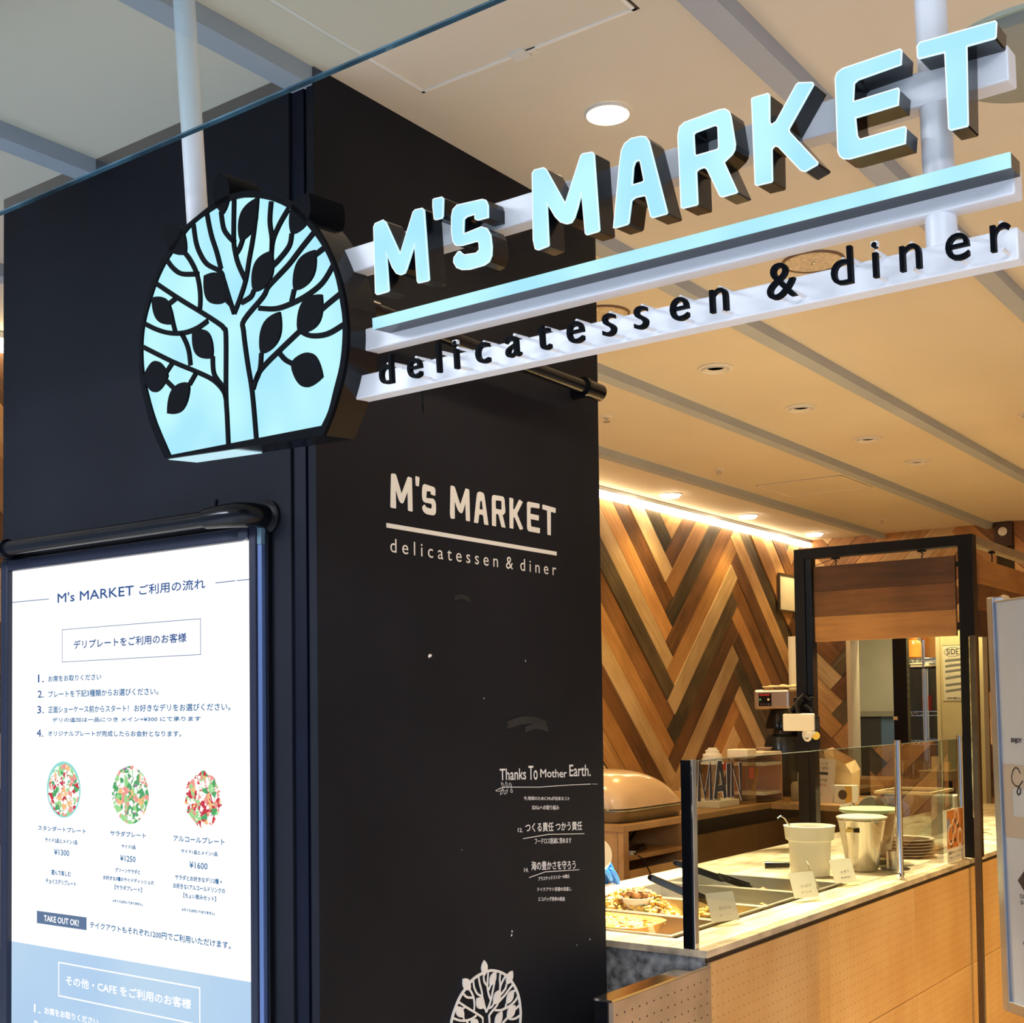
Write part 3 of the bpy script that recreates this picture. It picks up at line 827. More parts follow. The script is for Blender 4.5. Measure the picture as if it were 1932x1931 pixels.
# ------------------------------------------------------------------ pipe rails on the pillar
t = thing('pipe_rail', 'black pipe rail over the lit menu on the pillar front', 'rail', (0, 0, 0))
yy, zz, r = 1.645, 1.885, 0.0165
MB().tube([(-3.05, yy, zz + 0.001), (-1.90, yy, zz)], r, 20).obj('pipe', BLACKG, t, smooth=True)
MB().tube([(-1.925, yy, zz), (-1.865, yy, zz), (-1.84, yy + 0.006, zz), (-1.826, yy + 0.024, zz), (-1.822, yy + 0.05, zz), (-1.822, PY0, zz)], [0.021, 0.024, 0.025, 0.025, 0.023, 0.021], 20).obj('elbow', BLACKG, t, smooth=True)
MB().lathe([(0.034, 0), (0.034, 0.006), (0.022, 0.012)], M=Matrix.Translation((-1.822, PY0, zz)) @ Matrix.Rotation(PI / 2, 4, 'X'), seg=24).obj('wall_flange', BLACKS, t, smooth=True)
MB().tube([(-1.905, yy, zz + 0.02), (-1.90, yy, zz + 0.036)], 0.005, 8).obj('set_screw', BLACKS, t)
MB().tube([(-2.69, yy, zz), (-2.62, yy, zz)], 0.0205, 20).tube([(-2.668, yy, zz), (-2.668, PY0, zz)], 0.016, 16).obj('tee_fitting', BLACKG, t, smooth=True)
MB().lathe([(0.0175, -0.006), (0.0225, -0.005), (0.0225, 0.005), (0.0175, 0.006)], M=Matrix.Translation((-2.616, yy, zz)) @ Matrix.Rotation(PI / 2, 4, 'Y'), seg=24).obj('collar', BLACKG, t, smooth=True)
t = thing('pipe_rail', 'black pipe rail on the chalkboard side of the pillar, behind the sign', 'rail', (0, 0, 0))
xx, zz = PX1 + 0.055, 2.29
MB().tube([(xx, 1.79, zz), (xx, 2.60, zz)], 0.0165, 20).obj('pipe', BLACKG, t, smooth=True)
MB().tube([(xx, 2.585, zz), (xx, 2.655, zz)], 0.0215, 20).tube([(xx, 2.62, zz), (PX1, 2.62, zz)], 0.016, 16).obj('tee_fitting', BLACKG, t, smooth=True)
MB().lathe([(0.0175, -0.006), (0.024, -0.005), (0.024, 0.005), (0.0175, 0.006)], M=Matrix.Translation((xx, 2.582, zz)) @ Matrix.Rotation(PI / 2, 4, 'X'), seg=24).obj('collar', BLACKG, t, smooth=True)
MB().tube([(xx, 1.82, zz), (xx, 1.785, zz), (xx - 0.012, 1.775, zz), (PX1, 1.772, zz)], 0.021, 18).obj('elbow', BLACKG, t, smooth=True)

# ------------------------------------------------------------------ lit menu
t = thing('menu_lightbox', 'tall backlit menu board with blue print on the pillar front', 'menu board', (0, PY0, 0))
MX0, MX1, MZ0, MZ1 = -2.678, -1.853, 0.36, 1.842
fy = lambda d: -d
box('back_box', BLACKS, MX0 - 0.03, MX1 + 0.035, fy(0.009), 0, MZ0 - 0.04, MZ1 + 0.035, t)
box('lit_panel', emit('menu_white', (1.0, 1.0, 0.99), 1.15), MX0, MX1, fy(0.0105), fy(0.009), 0.977, MZ1, t)
box('lit_panel', emit('menu_blue', (0.50, 0.72, 1.0), 0.88, col2=(0.60, 0.80, 1.0), nscale=2.5), MX0, MX1, fy(0.0105), fy(0.009), MZ0, 0.977, t, label='pale blue lower half of the menu')
FR = mat('frame_anodised_navy', (0.014, 0.018, 0.040), 0.35, metal=0.2, noise=0.1)
for a in ((MX0 - 0.028, MX0, MZ0 - 0.03, MZ1 + 0.026), (MX1, MX1 + 0.020, MZ0 - 0.03, MZ1 + 0.026)):
    box('frame_side', FR, a[0], a[1], fy(0.024), fy(0.009), a[2], a[3], t, bevel=0.003)
box('frame_top', FR, MX0, MX1, fy(0.024), fy(0.009), MZ1, MZ1 + 0.026, t, bevel=0.003)
box('frame_bottom', FR, MX0, MX1, fy(0.024), fy(0.009), MZ0 - 0.03, MZ0, t, bevel=0.003)
box('hinge_profile', mat('blue_grey_profile', (0.13, 0.20, 0.42), 0.3, metal=0.4), MX1 + 0.021, MX1 + 0.033, fy(0.020), fy(0.006), MZ0 - 0.03, MZ1 - 0.012, t, bevel=0.001)
box('hinge_cap', mat('teal_cap', (0.14, 0.24, 0.32), 0.3), MX1 + 0.021, MX1 + 0.033, fy(0.021), fy(0.006), MZ1 - 0.012, MZ1 + 0.024, t, bevel=0.001)
box('edge_profile', BLACKG, MX1 + 0.0345, MX1 + 0.042, fy(0.012), 0, MZ0 - 0.03, MZ1 + 0.01, t, bevel=0.001)
MB().lathe([(0.014, -0.003), (0.014, 0.004)], M=Matrix.Translation((MX1 - 0.012, fy(0.024), MZ1 + 0.012)) @ Matrix.Rotation(PI / 2, 4, 'X'), seg=18).obj('corner_cover', glass('clear_plastic', (0.75, 0.8, 0.85), 3), t)
PB = emit('print_blue', (0.035, 0.10, 0.30), 1.0)
PT = emit('print_soft_blue', (0.05, 0.18, 0.38), 1.0)
PW = emit('print_white', (1.0, 1.0, 1.0), 1.15)
mf = lambda u, v, d=0.0: (u, -0.0112 - d, v)
for s_, u0, u1, z, h, c in MENU:
    m_ = PW if c else (PB if h > 0.0155 else PT)
    text_obj('printed_text', s_, m_, t, u0, u1, z + h / 2, h, mf, bold=0.0005 if h > 0.018 else 0.0004, res=2)
mb = MB()
fnm = lambda u, v, d: mf(u, v, d)
for ln in (((-2.677, 1.769), (-2.532, 1.768)), ((-1.964, 1.765), (-1.905, 1.7652)), ((-1.900, 1.765), (-1.856, 1.765))):
    stroke(mb, ln, 0.0016, 0, 0.0003, fnm)
stroke(mb, [(-2.481, 1.695), (-2.01, 1.695), (-2.01, 1.622), (-2.481, 1.622)], 0.0013, 0, 0.0003, fnm, close=True)
mb.obj('printed_lines', PB, t)
MB().prism([(-2.577, 1.056), (-2.391, 1.057), (-2.391, 1.029), (-2.577, 1.028)], (), 0, 0.0003, fn=lambda u, v, d: (u, -0.0108 - d, v)).obj('printed_label', emit('print_slate', (0.13, 0.20, 0.34), 1.0), t)
mb = MB()
stroke(mb, [(-2.493, 0.948), (-2.016, 0.948), (-2.016, 0.874), (-2.493, 0.874)], 0.0030, 0, 0.0003, fnm, close=True)
mb.obj('printed_white_box', PW, t)

# three round food photographs, flat print: mottled leaf, tomato and rice colours


def food_print(name, seed, cols):
    m, nt, b = new_mat(name)
    N, L = nt.nodes, nt.links
    N.remove(b)
    tc = N.new('ShaderNodeTexCoord')
    mp = N.new('ShaderNodeMapping')
    mp.inputs['Location'].default_value = (seed * 3.1, seed * 1.7, seed)
    L.new(tc.outputs['Object'], mp.inputs[0])
    ns = N.new('ShaderNodeTexNoise')
    ns.inputs['Scale'].default_value = 55
    ns.inputs['Detail'].default_value = 3
    L.new(mp.outputs[0], ns.inputs['Vector'])
    vo = N.new('ShaderNodeTexVoronoi')
    vo.inputs['Scale'].default_value = 70
    vo.feature = 'F1'
    L.new(mp.outputs[0], vo.inputs['Vector'])
    ad = N.new('ShaderNodeMath')
    ad.operation = 'ADD'
    sp = N.new('ShaderNodeSeparateColor')
    L.new(vo.outputs['Color'], sp.inputs[0])
    m5 = N.new('ShaderNodeMath')
    m5.operation = 'MULTIPLY'
    m5.inputs[1].default_value = 0.6
    L.new(sp.outputs[0], m5.inputs[0])
    m6 = N.new('ShaderNodeMath')
    m6.operation = 'MULTIPLY'
    m6.inputs[1].default_value = 0.5
    L.new(ns.outputs[0], m6.inputs[0])
    L.new(m5.outputs[0], ad.inputs[0])
    L.new(m6.outputs[0], ad.inputs[1])
    r = N.new('ShaderNodeValToRGB')
    r.color_ramp.interpolation = 'CONSTANT'
    els = r.color_ramp.elements
    els[0].position = 0
    els[0].color = (*cols[0], 1)
    els[1].position = 0.3
    els[1].color = (*cols[1], 1)
    for i, c in enumerate(cols[2:]):
        e = els.new(0.38 + 0.085 * i)
        e.color = (*c, 1)
    L.new(ad.outputs[0], r.inputs[0])
    e = N.new('ShaderNodeEmission')
    L.new(r.outputs[0], e.inputs[0])
    L.new(e.outputs[0], N['Material Output'].inputs[0])
    return m


G1, G2, R1, R2, W1, O1, P1, T1 = (0.10, 0.42, 0.16), (0.35, 0.75, 0.30), (0.62, 0.05, 0.08), (0.9, 0.35, 0.30), (1, 1, 0.97), (0.95, 0.55, 0.25), (0.45, 0.20, 0.40), (0.30, 0.75, 0.70)
MB().lathe([(0, 0), (0.063, 0), (0.063, 0.0003)], M=Matrix.Translation((-2.476, -0.0107, 1.335)) @ Matrix.Rotation(PI / 2, 4, 'X'), seg=40).obj('food_photo', emit('bowl_teal', T1, 1.0), t)
for cx_, cz_, r_, nm, sd, cs in ((-2.475, 1.334, 0.058, 'photo_standard', 1, (G1, W1, R1, W1, R2, G2, W1, O1)), (-2.238, 1.331, 0.0615, 'photo_salad', 2, (P1, G1, W1, G2, R2, W1, G1, O1)), (-2.004, 1.329, 0.054, 'photo_drink', 3, (G1, R1, W1, R2, G2, W1, R1, O1))):
    rg = random.Random(sd)
    n = 34
    jt = 0.10 if sd == 3 else 0.03
    pts = [(cx_ + r_ * (1 + rg.uniform(-jt, jt)) * math.cos(2 * PI * k / n), cz_ + r_ * (1 + rg.uniform(-jt, jt)) * math.sin(2 * PI * k / n)) for k in range(n)]
    MB().prism(pts, (), 0, 0.0003, fn=lambda u, v, d: (u, -0.0112 - d, v)).obj('food_photo', food_print(nm, sd, cs), t)

# ------------------------------------------------------------------ hanging sign (leans a little)
LEAN = math.atan(0.075)
sign = thing('hanging_sign', 'hanging illuminated shop sign with a round tree emblem and glowing block letters', 'sign', (0, 1.30, 2.0), (LEAN, 0, 0))
CYAN = emit('sign_cyan', (0.42, 0.84, 1.0), 1.0, col2=(0.55, 0.98, 1.0), nscale=9)
CYANR = emit('sign_edge_white', (0.85, 0.97, 1.0), 1.15)
sf = lambda u, v, d: (u, d, v)
HP = (CZ - 2.0) / math.cos(LEAN)
for px_, z0, z1, r in ((-1.578, 0.25, HP, 0.0175), (-0.4035, -0.020, HP, 0.0165)):
    y_ = 0.052
    MB().tube([(px_, y_, z0), (px_, y_, z1 - 0.003)], r, 24).obj('suspension_pole', WHITEP, sign, smooth=True)
for x0, x1, z0, z1 in ((-1.262, -0.324, 0.1345, 0.1705), (-1.235, -0.3235, 0.019, 0.050), (-1.250, -0.3225, -0.0475, -0.0145)):
    box('rail', WHITEP, x0, x1, 0.035, 0.067, z0, z1, sign, bevel=0.002)
for ch, out_, holes in LET:
    o_ = [(p[0] / 1000, p[1] / 1000) for p in out_]
    h_ = [[(p[0] / 1000, p[1] / 1000) for p in h] for h in holes]
    lt = MB().prism(o_, h_, 0.0005, 0.0345, fn=sf).obj('letter', BLACKG, sign)
    MB().prism(o_, h_, -0.0025, 0.0004, fn=sf).obj('letter_face', CYAN, lt, label='glowing pale blue face')
    mb = MB()
    for lp in [o_] + h_:
        stroke(mb, lp, 0.0013, -0.0029, -0.0026, sf, close=True)
    mb.obj('glowing_edge', CYANR, lt)
lt = box('underline_bar', BLACKG, -1.169, -0.3175, 0.0005, 0.0345, 0.0345, 0.0495, sign)
box('bar_face', CYAN, -1.169, -0.3175, -0.0025, 0.0004, 0.0345, 0.0495, lt, label='glowing pale blue face')
for ch, xc in SMALL:
    xc /= 1000
    base = -0.0440
    mb = text_solid(ch, -0.002, 0.0585, 0.008, lambda u, v, d: (xc + u, d - 0.001, base + v))
    lt = mb.obj('small_letter', BLACKM, sign)
    us = [v[0] for v in mb.v]
    u0, u1 = min(us) + 0.006, max(us) - 0.006
    pins = [(xc, base + 0.003), (xc, base + 0.0285)] if u1 - u0 < 0.012 else [(u0, base + 0.0275), (u1 + 0.002, base + 0.0045), (u0 + 0.001, base + 0.005)]
    if ch in 'dl':
        pins = pins[1:] + [(u1 + 0.003, base + 0.0275)]
    for u, v in pins:
        MB().tube([(u, 0.006, v), (u, 0.036, v)], 0.0022, 8).obj('standoff_pin', WHITEP, lt, smooth=True)
    if ch == 'i':
        box('light_gap', mat('white_acrylic', (0.95, 0.96, 0.98), 0.3), xc - 0.0035, xc + 0.0035, 0.0, 0.006, base + 0.0325, base + 0.0380, lt)

EG = [(p[0] / 1000, p[1] / 1000) for p in EGG]
EG = smooth_line(EG, 3)
FC = smooth_line([(p[0] / 1000, p[1] / 1000) for p in FACE], 3)
mb = MB().prism(EG, (), 0.003, 0.062, fn=sf)
hs = mb.obj('emblem_housing', BLACKG, sign, label='black tree emblem box')
for lf in LEAF[:3]:
    MB().prism([(a / 1000, b / 1000) for a, b in leaf_poly(*lf)], (), -0.004, 0.068, fn=sf).obj('emblem_leaf', BLACKM, hs)
MB().prism(FC, (), 0.0, 0.003, fn=sf).obj('emblem_face', CYAN, hs, label='glowing pale blue face')
MB().prism(EG, [FC], -0.004, 0.003, fn=sf).obj('emblem_rim', BLACKM, hs)
mb = MB()
for br in BRANCH:
    stroke(mb, smooth_line([(a / 1000, b / 1000) for a, b in br]), 0.0074, -0.0035, 0.0, sf)
for lf in LEAF[3:]:
    mb.prism([(a / 1000, b / 1000) for a, b in leaf_poly(*lf)], (), -0.0038, 0.0, fn=sf)
mb.obj('tree_cutout', BLACKM, hs, label='black tree with leaves on the glowing face')
MB().prism([(-1.6252, -0.0878), (-1.470, -0.0927), (-1.470, -0.0938), (-1.6252, -0.0889)], (), 0.002, 0.060, fn=sf).obj('painted_underside_light', emit('painted_underside_glow', (0.60, 0.90, 1.0), 0.95), hs, label='added bright strip standing in for light under the emblem')  # added emission imitates bright light on the left of the underside
# ------------------------------------------------------------------ glass smoke barrier hanging from the ceiling
t = thing('glass_barrier', 'clear glass smoke barrier hanging from the ceiling in front of the pillar', 'glass panel', (0, 1.195, 2.357))
for a, b in ((-3.6, -2.05), (-2.046, -0.2)):
    box('pane', GLASSB, a, b, 0.0, 0.008, 0.0, CZ - 2.357 - 0.012, t)
    box('polished_edge', GEDGE, a, b, -0.0003, 0.0083, -0.003, -0.0002, t)
box('ceiling_channel', ALU, -3.6, -0.2, -0.006, 0.014, CZ - 2.357 - 0.014, CZ - 2.357 - 0.0005, t)

# ------------------------------------------------------------------ serving counter
CX = -1.506
cn = thing('serving_counter', 'long serving counter with perforated birch front and speckled stone top', 'counter', (CX, 2.91, 0))
L0, L1 = 2.91, 8.2
loc = lambda x0, x1, y0, y1, z0, z1: (x0 - CX, x1 - CX, y0 - L0, y1 - L0, z0, z1)
SX0 = -2.37
mb = MB()
for b_ in ((-1.655, CX + 0.004, L0, L1, 0.862, 0.88), (SX0, -2.243, L0, L1, 0.862, 0.88), (-2.243, -1.655, L0, 3.028, 0.862, 0.88), (-2.243, -1.655, 4.278, L1, 0.862, 0.88)):
    mb.box(*loc(*b_))
mb.obj('stone_top', STONE, cn)
box('carcass', BLACKS, *loc(-2.34, CX - 0.022, 2.935, L1, 0.02, 0.79), parent=cn)
box('shadow_gap', mat('dark_brown_strip', (0.035, 0.022, 0.014), 0.5), *loc(-1.60, CX - 0.006, 2.925, L1, 0.846, 0.8618), parent=cn)
box('end_panel', CONC, *loc(-2.35, CX - 0.010, 2.915, 2.934, 0.0, 0.8618), parent=cn)
HOLE = mat('drilled_hole', (0.26, 0.13, 0.05), 0.9)
HOLED = mat('dark_drilled_hole', (0.05, 0.03, 0.02), 0.9)


def holes(parent, y0, y1, z0, z1, x, step_y=0.0305, step_z=0.0295, r=0.0023, m=None):
    mb = MB()
    ny, nz = int((y1 - y0 - 0.03) / step_y), int((z1 - z0 - 0.03) / step_z)
    for i in range(ny + 1):
        for k in range(nz + 1):
            cy_ = (y0 + y1) / 2 + (i - ny / 2) * step_y
            cz_ = (z0 + z1) / 2 + (k - nz / 2) * step_z
            mb.add([(x, cy_ + r * math.cos(a * PI / 3), cz_ + r * math.sin(a * PI / 3)) for a in range(6)], [(0, 1, 2, 3, 4, 5)])
    o = mb.obj('drilled_holes', m or HOLE, parent)
    o['kind'] = 'stuff'
    return o


for k in range(7):
    y0 = 2.938 + 0.8 * k if k else 2.938
    y0, y1 = 2.922 + 0.803 * k, 2.922 + 0.803 * (k + 1)
    if y0 > L1 - 0.3:
        break
    y1 = min(y1, L1)
    for z0, z1 in ((0.012, 0.4635), (0.4665, 0.846)):
        p_ = box('front_panel', BIRCH, *loc(CX - 0.02, CX, y0 + 0.0013 + (0.014 if k == 0 else 0), y1 - 0.0013, z0, z1), parent=cn, bevel=0.0006)
        if k < 5:
            holes(p_, y0 - L0, y1 - L0, z0, z1, 0.0004)

box('joint_line', mat('dark_brown_strip', (0, 0, 0)), *loc(-1.618, -1.615, 2.912, L1, 0.8795, 0.8803), parent=cn)
# steel clad screen in front of the counter end, against the pillar
t = thing('low_screen', 'short steel-edged perforated screen between the pillar and the counter', 'panel', (CX, 2.45, 0))
box('core', BLACKG, -0.045, -0.012, 0.0, 0.484, 0, 0.838, t)
pp = box('perforated_panel', mat('smeared_steel_tan', (0.52, 0.40, 0.30), 0.4, metal=0.35, noise=0.22, nscale=5), -0.012, 0.0, 0.006, 0.484, 0.01, 0.836, t)
holes(pp, 0.0, 0.484, 0.01, 0.836, 0.0005, 0.034, 0.0295, 0.0028, HOLED)
box('mirror_cap', CHROME, -0.048, 0.001, -0.001, 0.485, 0.8375, 0.8430, t)

# slim full-height post in front of the counter
t = thing('partition_post', 'slim brown steel post standing against the counter front', 'post', (-1.47, 5.20, 0))
box('post', mat('dull_bronze', (0.14, 0.11, 0.075), 0.35, metal=0.7, noise=0.2), -0.012, 0.012, -0.012, 0.012, 0, 1.78, t, bevel=0.002)
box('worn_edge', mat('worn_gold_edge', (0.75, 0.60, 0.26), 0.3, metal=0.6, noise=0.6, nscale=30), -0.013, -0.009, -0.013, -0.009, 1.05, 1.775, t)

# ------------------------------------------------------------------ sneeze guard
GX = -1.545
sg_ = thing('sneeze_guard', 'glass sneeze guard with steel posts along the counter edge', 'sneeze guard', (GX, 2.905, 0.8802))
box('post', BLACKG, -0.026, 0.003, 0.007, 0.021, 0, 0.486, sg_, bevel=0.001, label='black faced near post')
box('post_flange', CHROME, 0.003, 0.0085, 0.007, 0.030, 0, 0.488, sg_, bevel=0.001)
for a, b in ((0.024, 1.570), (1.598, 2.316)):
    box('pane', GLASSM, -0.003, 0.004, a, b, 0.004, 0.482, sg_)
    box('pane_top_edge', mat('pane_edge', (0.20, 0.26, 0.22), 0.1), -0.003, 0.004, a, b, 0.4822, 0.4837, sg_)
for y in (1.584, 2.330):
    MB().tube([(0.002, y, 0), (0.002, y, 0.497)], 0.0125, 20).obj('post', CHROME, sg_, smooth=True)
    box('pane_clamp', CHROME, -0.008, 0.010, y - 0.028, y + 0.026, 0.0, 0.022, sg_, bevel=0.002)
    box('pane_clamp', CHROME, -0.008, 0.010, y + 0.008, y + 0.02, 0.30, 0.325, sg_, bevel=0.002)
MAINB = mat('black_lettering', (0.015, 0.015, 0.014), 0.5)
SHAPES = {'M': [[(0, 0), (0.05, 1), (0.5, 0.12), (0.95, 1), (1, 0)]], 'A': [[(0, 0), (0.42, 1), (0.58, 1), (1, 0)], [(0.16, 0.3), (0.84, 0.3)]], 'I': [[(0.5, 0), (0.5, 1)]], 'N': [[(0, 0), (0, 1), (1, 0), (1, 1)]]}
for ch, u0, u1 in (('M', 2.954, 3.022), ('A', 3.046, 3.106), ('I', 3.120, 3.132), ('N', 3.150, 3.202)):
    for name, m_, w_, dd in (('letter', MAINB, 0.0175, 0.0052), ('letter_outline', mat('cream_outline', (0.8, 0.72, 0.55), 0.5), 0.0200, 0.0042)):
        e = (w_ - 0.0175) / 2
        mb = MB()
        for q, ln in enumerate(SHAPES[ch]):
            stroke(mb, [(u0 + a * (u1 - u0) - 2.905, 0.377 - e + b * (0.092 + 2 * e)) for a, b in ln], w_ if ch != 'M' else w_ * 0.95, dd, dd + 0.0004 + 0.0002 * q, lambda u, v, d: (d, u, v))
        mb.obj(name, m_, sg_)

# ------------------------------------------------------------------ food pans set into the counter
PANM = mat('pan_steel', (0.50, 0.48, 0.43), 0.32, metal=0.9, noise=0.12, nscale=6)


def pan(y0, y1, label, depth=0.062):
    x0, x1 = -2.227, -1.672
    t = thing('food_pan', label, 'food pan', ((x0 + x1) / 2, (y0 + y1) / 2, 0.8805), group=None)
    hx, hy = (x1 - x0) / 2, (y1 - y0) / 2 - 0.001
    mb = MB()
    r = [(hx, hy, 0.0), (hx, hy, 0.004), (hx - 0.012, hy - 0.012, 0.004), (hx - 0.020, hy - 0.020, -depth), (hx - 0.05, hy - 0.05, -depth - 0.002)]
    vs, fs = [], []
    for a, b, z in r:
        vs += [(-a, -b, z), (a, -b, z), (a, b, z), (-a, b, z)]
    for i in range(len(r) - 1):
        for k in range(4):
            j = (k + 1) % 4
            fs.append((4 * i + k, 4 * i + j, 4 * i + 4 + j, 4 * i + 4 + k))
    fs.append(tuple(range(4 * len(r) - 4, 4 * len(r))))
    mb.add(vs, fs)
    mb.obj('tray', PANM, t, bevel=0.002)
    return t


pan(3.034, 3.328, 'nearest steel food pan holding the baked gratin dish')
pan(3.333, 3.636, 'second steel food pan with fried potatoes and mushrooms')
pan(3.640, 3.972, 'third steel food pan from the near end, almost empty')
pan(3.976, 4.272, 'farthest steel food pan beside the white bucket')
PZ = 0.822
FOODY = mat('fried_golden', (0.78, 0.48, 0.13), 0.5, noise=0.45, nscale=30)
FOODB = mat('fried_brown', (0.30, 0.13, 0.04), 0.5, noise=0.5, nscale=26)
CHEESE = mat('melted_cheese', (0.84, 0.46, 0.12), 0.4, noise=0.5, nscale=22, bump=0.3, bscale=30)
SAUCE = mat('tomato_sauce', (0.62, 0.20, 0.04), 0.35, noise=0.35, nscale=12)


def heap(name, label, cat, c, rad, h, n, mats, size, seed, floor):
    rg = random.Random(seed)
    random.seed(seed)
    t = thing(name, label, cat, (c[0], c[1], floor))
    for mi, (m_, fr) in enumerate(mats):
        mb = MB()
        for k in range(int(n * fr)):
            a, q = rg.uniform(0, 2 * PI), math.sqrt(rg.random())
            x, y = rad[0] * q * math.cos(a), rad[1] * q * math.sin(a)
            top = h * max(0.12, (1 - q * q))
            z = rg.uniform(0.45, 1.0) * top
            s_ = size * rg.uniform(0.6, 1.25)
            mb.blob((x, y, z), s_, (rg.uniform(0.7, 1.5), rg.uniform(0.7, 1.5), rg.uniform(0.5, 0.9)), 7, rot=a, jit=0.35)
        mb.blob((0, 0, 0.0), 1.0, (rad[0] * 0.9, rad[1] * 0.9, h * 0.55), 12)
        o = mb.obj('pieces' if mi == 0 else 'browned_pieces', m_, t, smooth=True, soft=True)
        o['kind'] = 'stuff'
    return t


PALE = mat('potato_pale', (0.85, 0.66, 0.32), 0.5, noise=0.2, nscale=30)
HERB = mat('herb_green', (0.16, 0.22, 0.05), 0.6, noise=0.3, nscale=30)
heap('fried_potatoes', 'heap of golden fried potatoes in the second food pan', 'food', (-2.05, 3.487), (0.155, 0.118), 0.115, 300, ((FOODY, 1.0), (PALE, 0.5), (FOODB, 0.22), (HERB, 0.12)), 0.0105, 3, PZ)
heap('fried_potatoes', 'smaller spread of fried potatoes at the front of the second food pan', 'food', (-1.80, 3.484), (0.11, 0.115), 0.07, 150, ((FOODY, 1.0), (FOODB, 0.35), (HERB, 0.1)), 0.0105, 5, PZ)
t = thing('mushroom_bowl', 'small white bowl of browned mushrooms set in the fried potatoes', 'bowl', (-2.025, 3.457, 0.8652))
MB().lathe([(0.028, 0.0), (0.048, 0.028), (0.052, 0.044), (0.048, 0.044), (0.040, 0.012), (0.0, 0.010)], seg=24).obj('bowl', WHITEPL, t, smooth=True)
random.seed(8)
mb = MB()
for k in range(14):
    a = k * 2.4
    mb.blob((0.028 * math.sqrt(k / 14) * math.cos(a) * 1.2, 0.03 * math.sqrt(k / 14) * math.sin(a) * 1.2, 0.05 + 0.012 * (1 - k / 14)), 0.013, (1.3, 0.9, 0.7), 8, rot=a, jit=0.2)
mb.obj('mushrooms', FOODB, t, smooth=True)['kind'] = 'stuff'
heap('roast_mushrooms', 'few roast mushrooms left at the front of the third food pan', 'food', (-1.746, 3.761), (0.035, 0.05), 0.05, 26, ((FOODB, 1.0), (FOODY, 1.0)), 0.013, 9, PZ)
heap('leftover_fritters', 'small pile of fritters in the farthest food pan', 'food', (-1.901, 4.102), (0.05, 0.06), 0.05, 30, ((FOODY, 1.0), (FOODB, 0.5)), 0.013, 12, PZ)

t = thing('gratin_dish', 'baked cheese gratin in a glass dish inside the nearest pan', 'dish', (-1.985, 3.172, PZ + 0.004))
hx, hy = 0.185, 0.112
GD = mat('amber_glass_dish', (0.80, 0.42, 0.14), 0.12, noise=0.2, nscale=8)
mb = MB()
vs, fs = [], []
r_ = [(hx - 0.03, hy - 0.03, 0.002), (hx - 0.012, hy - 0.012, 0.05), (hx, hy, 0.058), (hx - 0.004, hy - 0.004, 0.060), (hx - 0.016, hy - 0.016, 0.052), (hx - 0.034, hy - 0.034, 0.01)]
n = 28
for a, b, z in r_:
    for k in range(n):
        w = 2 * PI * k / n
        cx_, sx_ = math.cos(w), math.sin(w)
        vs.append((a * abs(cx_) ** 0.4 * (1 if cx_ >= 0 else -1), b * abs(sx_) ** 0.4 * (1 if sx_ >= 0 else -1), z))
for i in range(len(r_) - 1):
    for k in range(n):
        j = (k + 1) % n
        fs.append((i * n + k, i * n + j, (i + 1) * n + j, (i + 1) * n + k))
fs.append(tuple(range(n)))
mb.add(vs, fs)
mb.obj('dish', GD, t, smooth=True)
mb = MB()
G = 26
vs, fs = [], []
rg = random.Random(2)
for i in range(G + 1):
    for k in range(G + 1):
        u, v = i / G * 2 - 1, k / G * 2 - 1
        e = min(1, (1 - max(abs(u), abs(v))) * 3)
        vs.append((u * (hx - 0.018), v * (hy - 0.018), 0.046 + 0.008 * e + rg.uniform(-0.004, 0.006) * e))
for i in range(G):
    for k in range(G):
        a = i * (G + 1) + k
        fs.append((a, a + 1, a + G + 2, a + G + 1))
mb.add(vs, fs)
mb.obj('cheese_crust', CHEESE, t, smooth=True)
mb = MB()
for k in range(45):
    mb.blob((rg.uniform(-0.13, 0.11), rg.uniform(-0.07, 0.07), 0.055), rg.uniform(0.005, 0.010), (1.4, 1, 0.6), 6, rot=rg.random() * 6, jit=0.3)
mb.obj('potato_topping', FOODY, t, smooth=True)['kind'] = 'stuff'
mb = MB()
for k in range(60):
    a = rg.uniform(0, 2 * PI)
    mb.blob((math.cos(a) * 0.155, math.sin(a) * 0.088, 0.053), rg.uniform(0.006, 0.012), (1.5, 1, 0.5), 6, rot=a, jit=0.3)
mb.obj('sauce_edge', SAUCE, t, smooth=True)['kind'] = 'stuff'

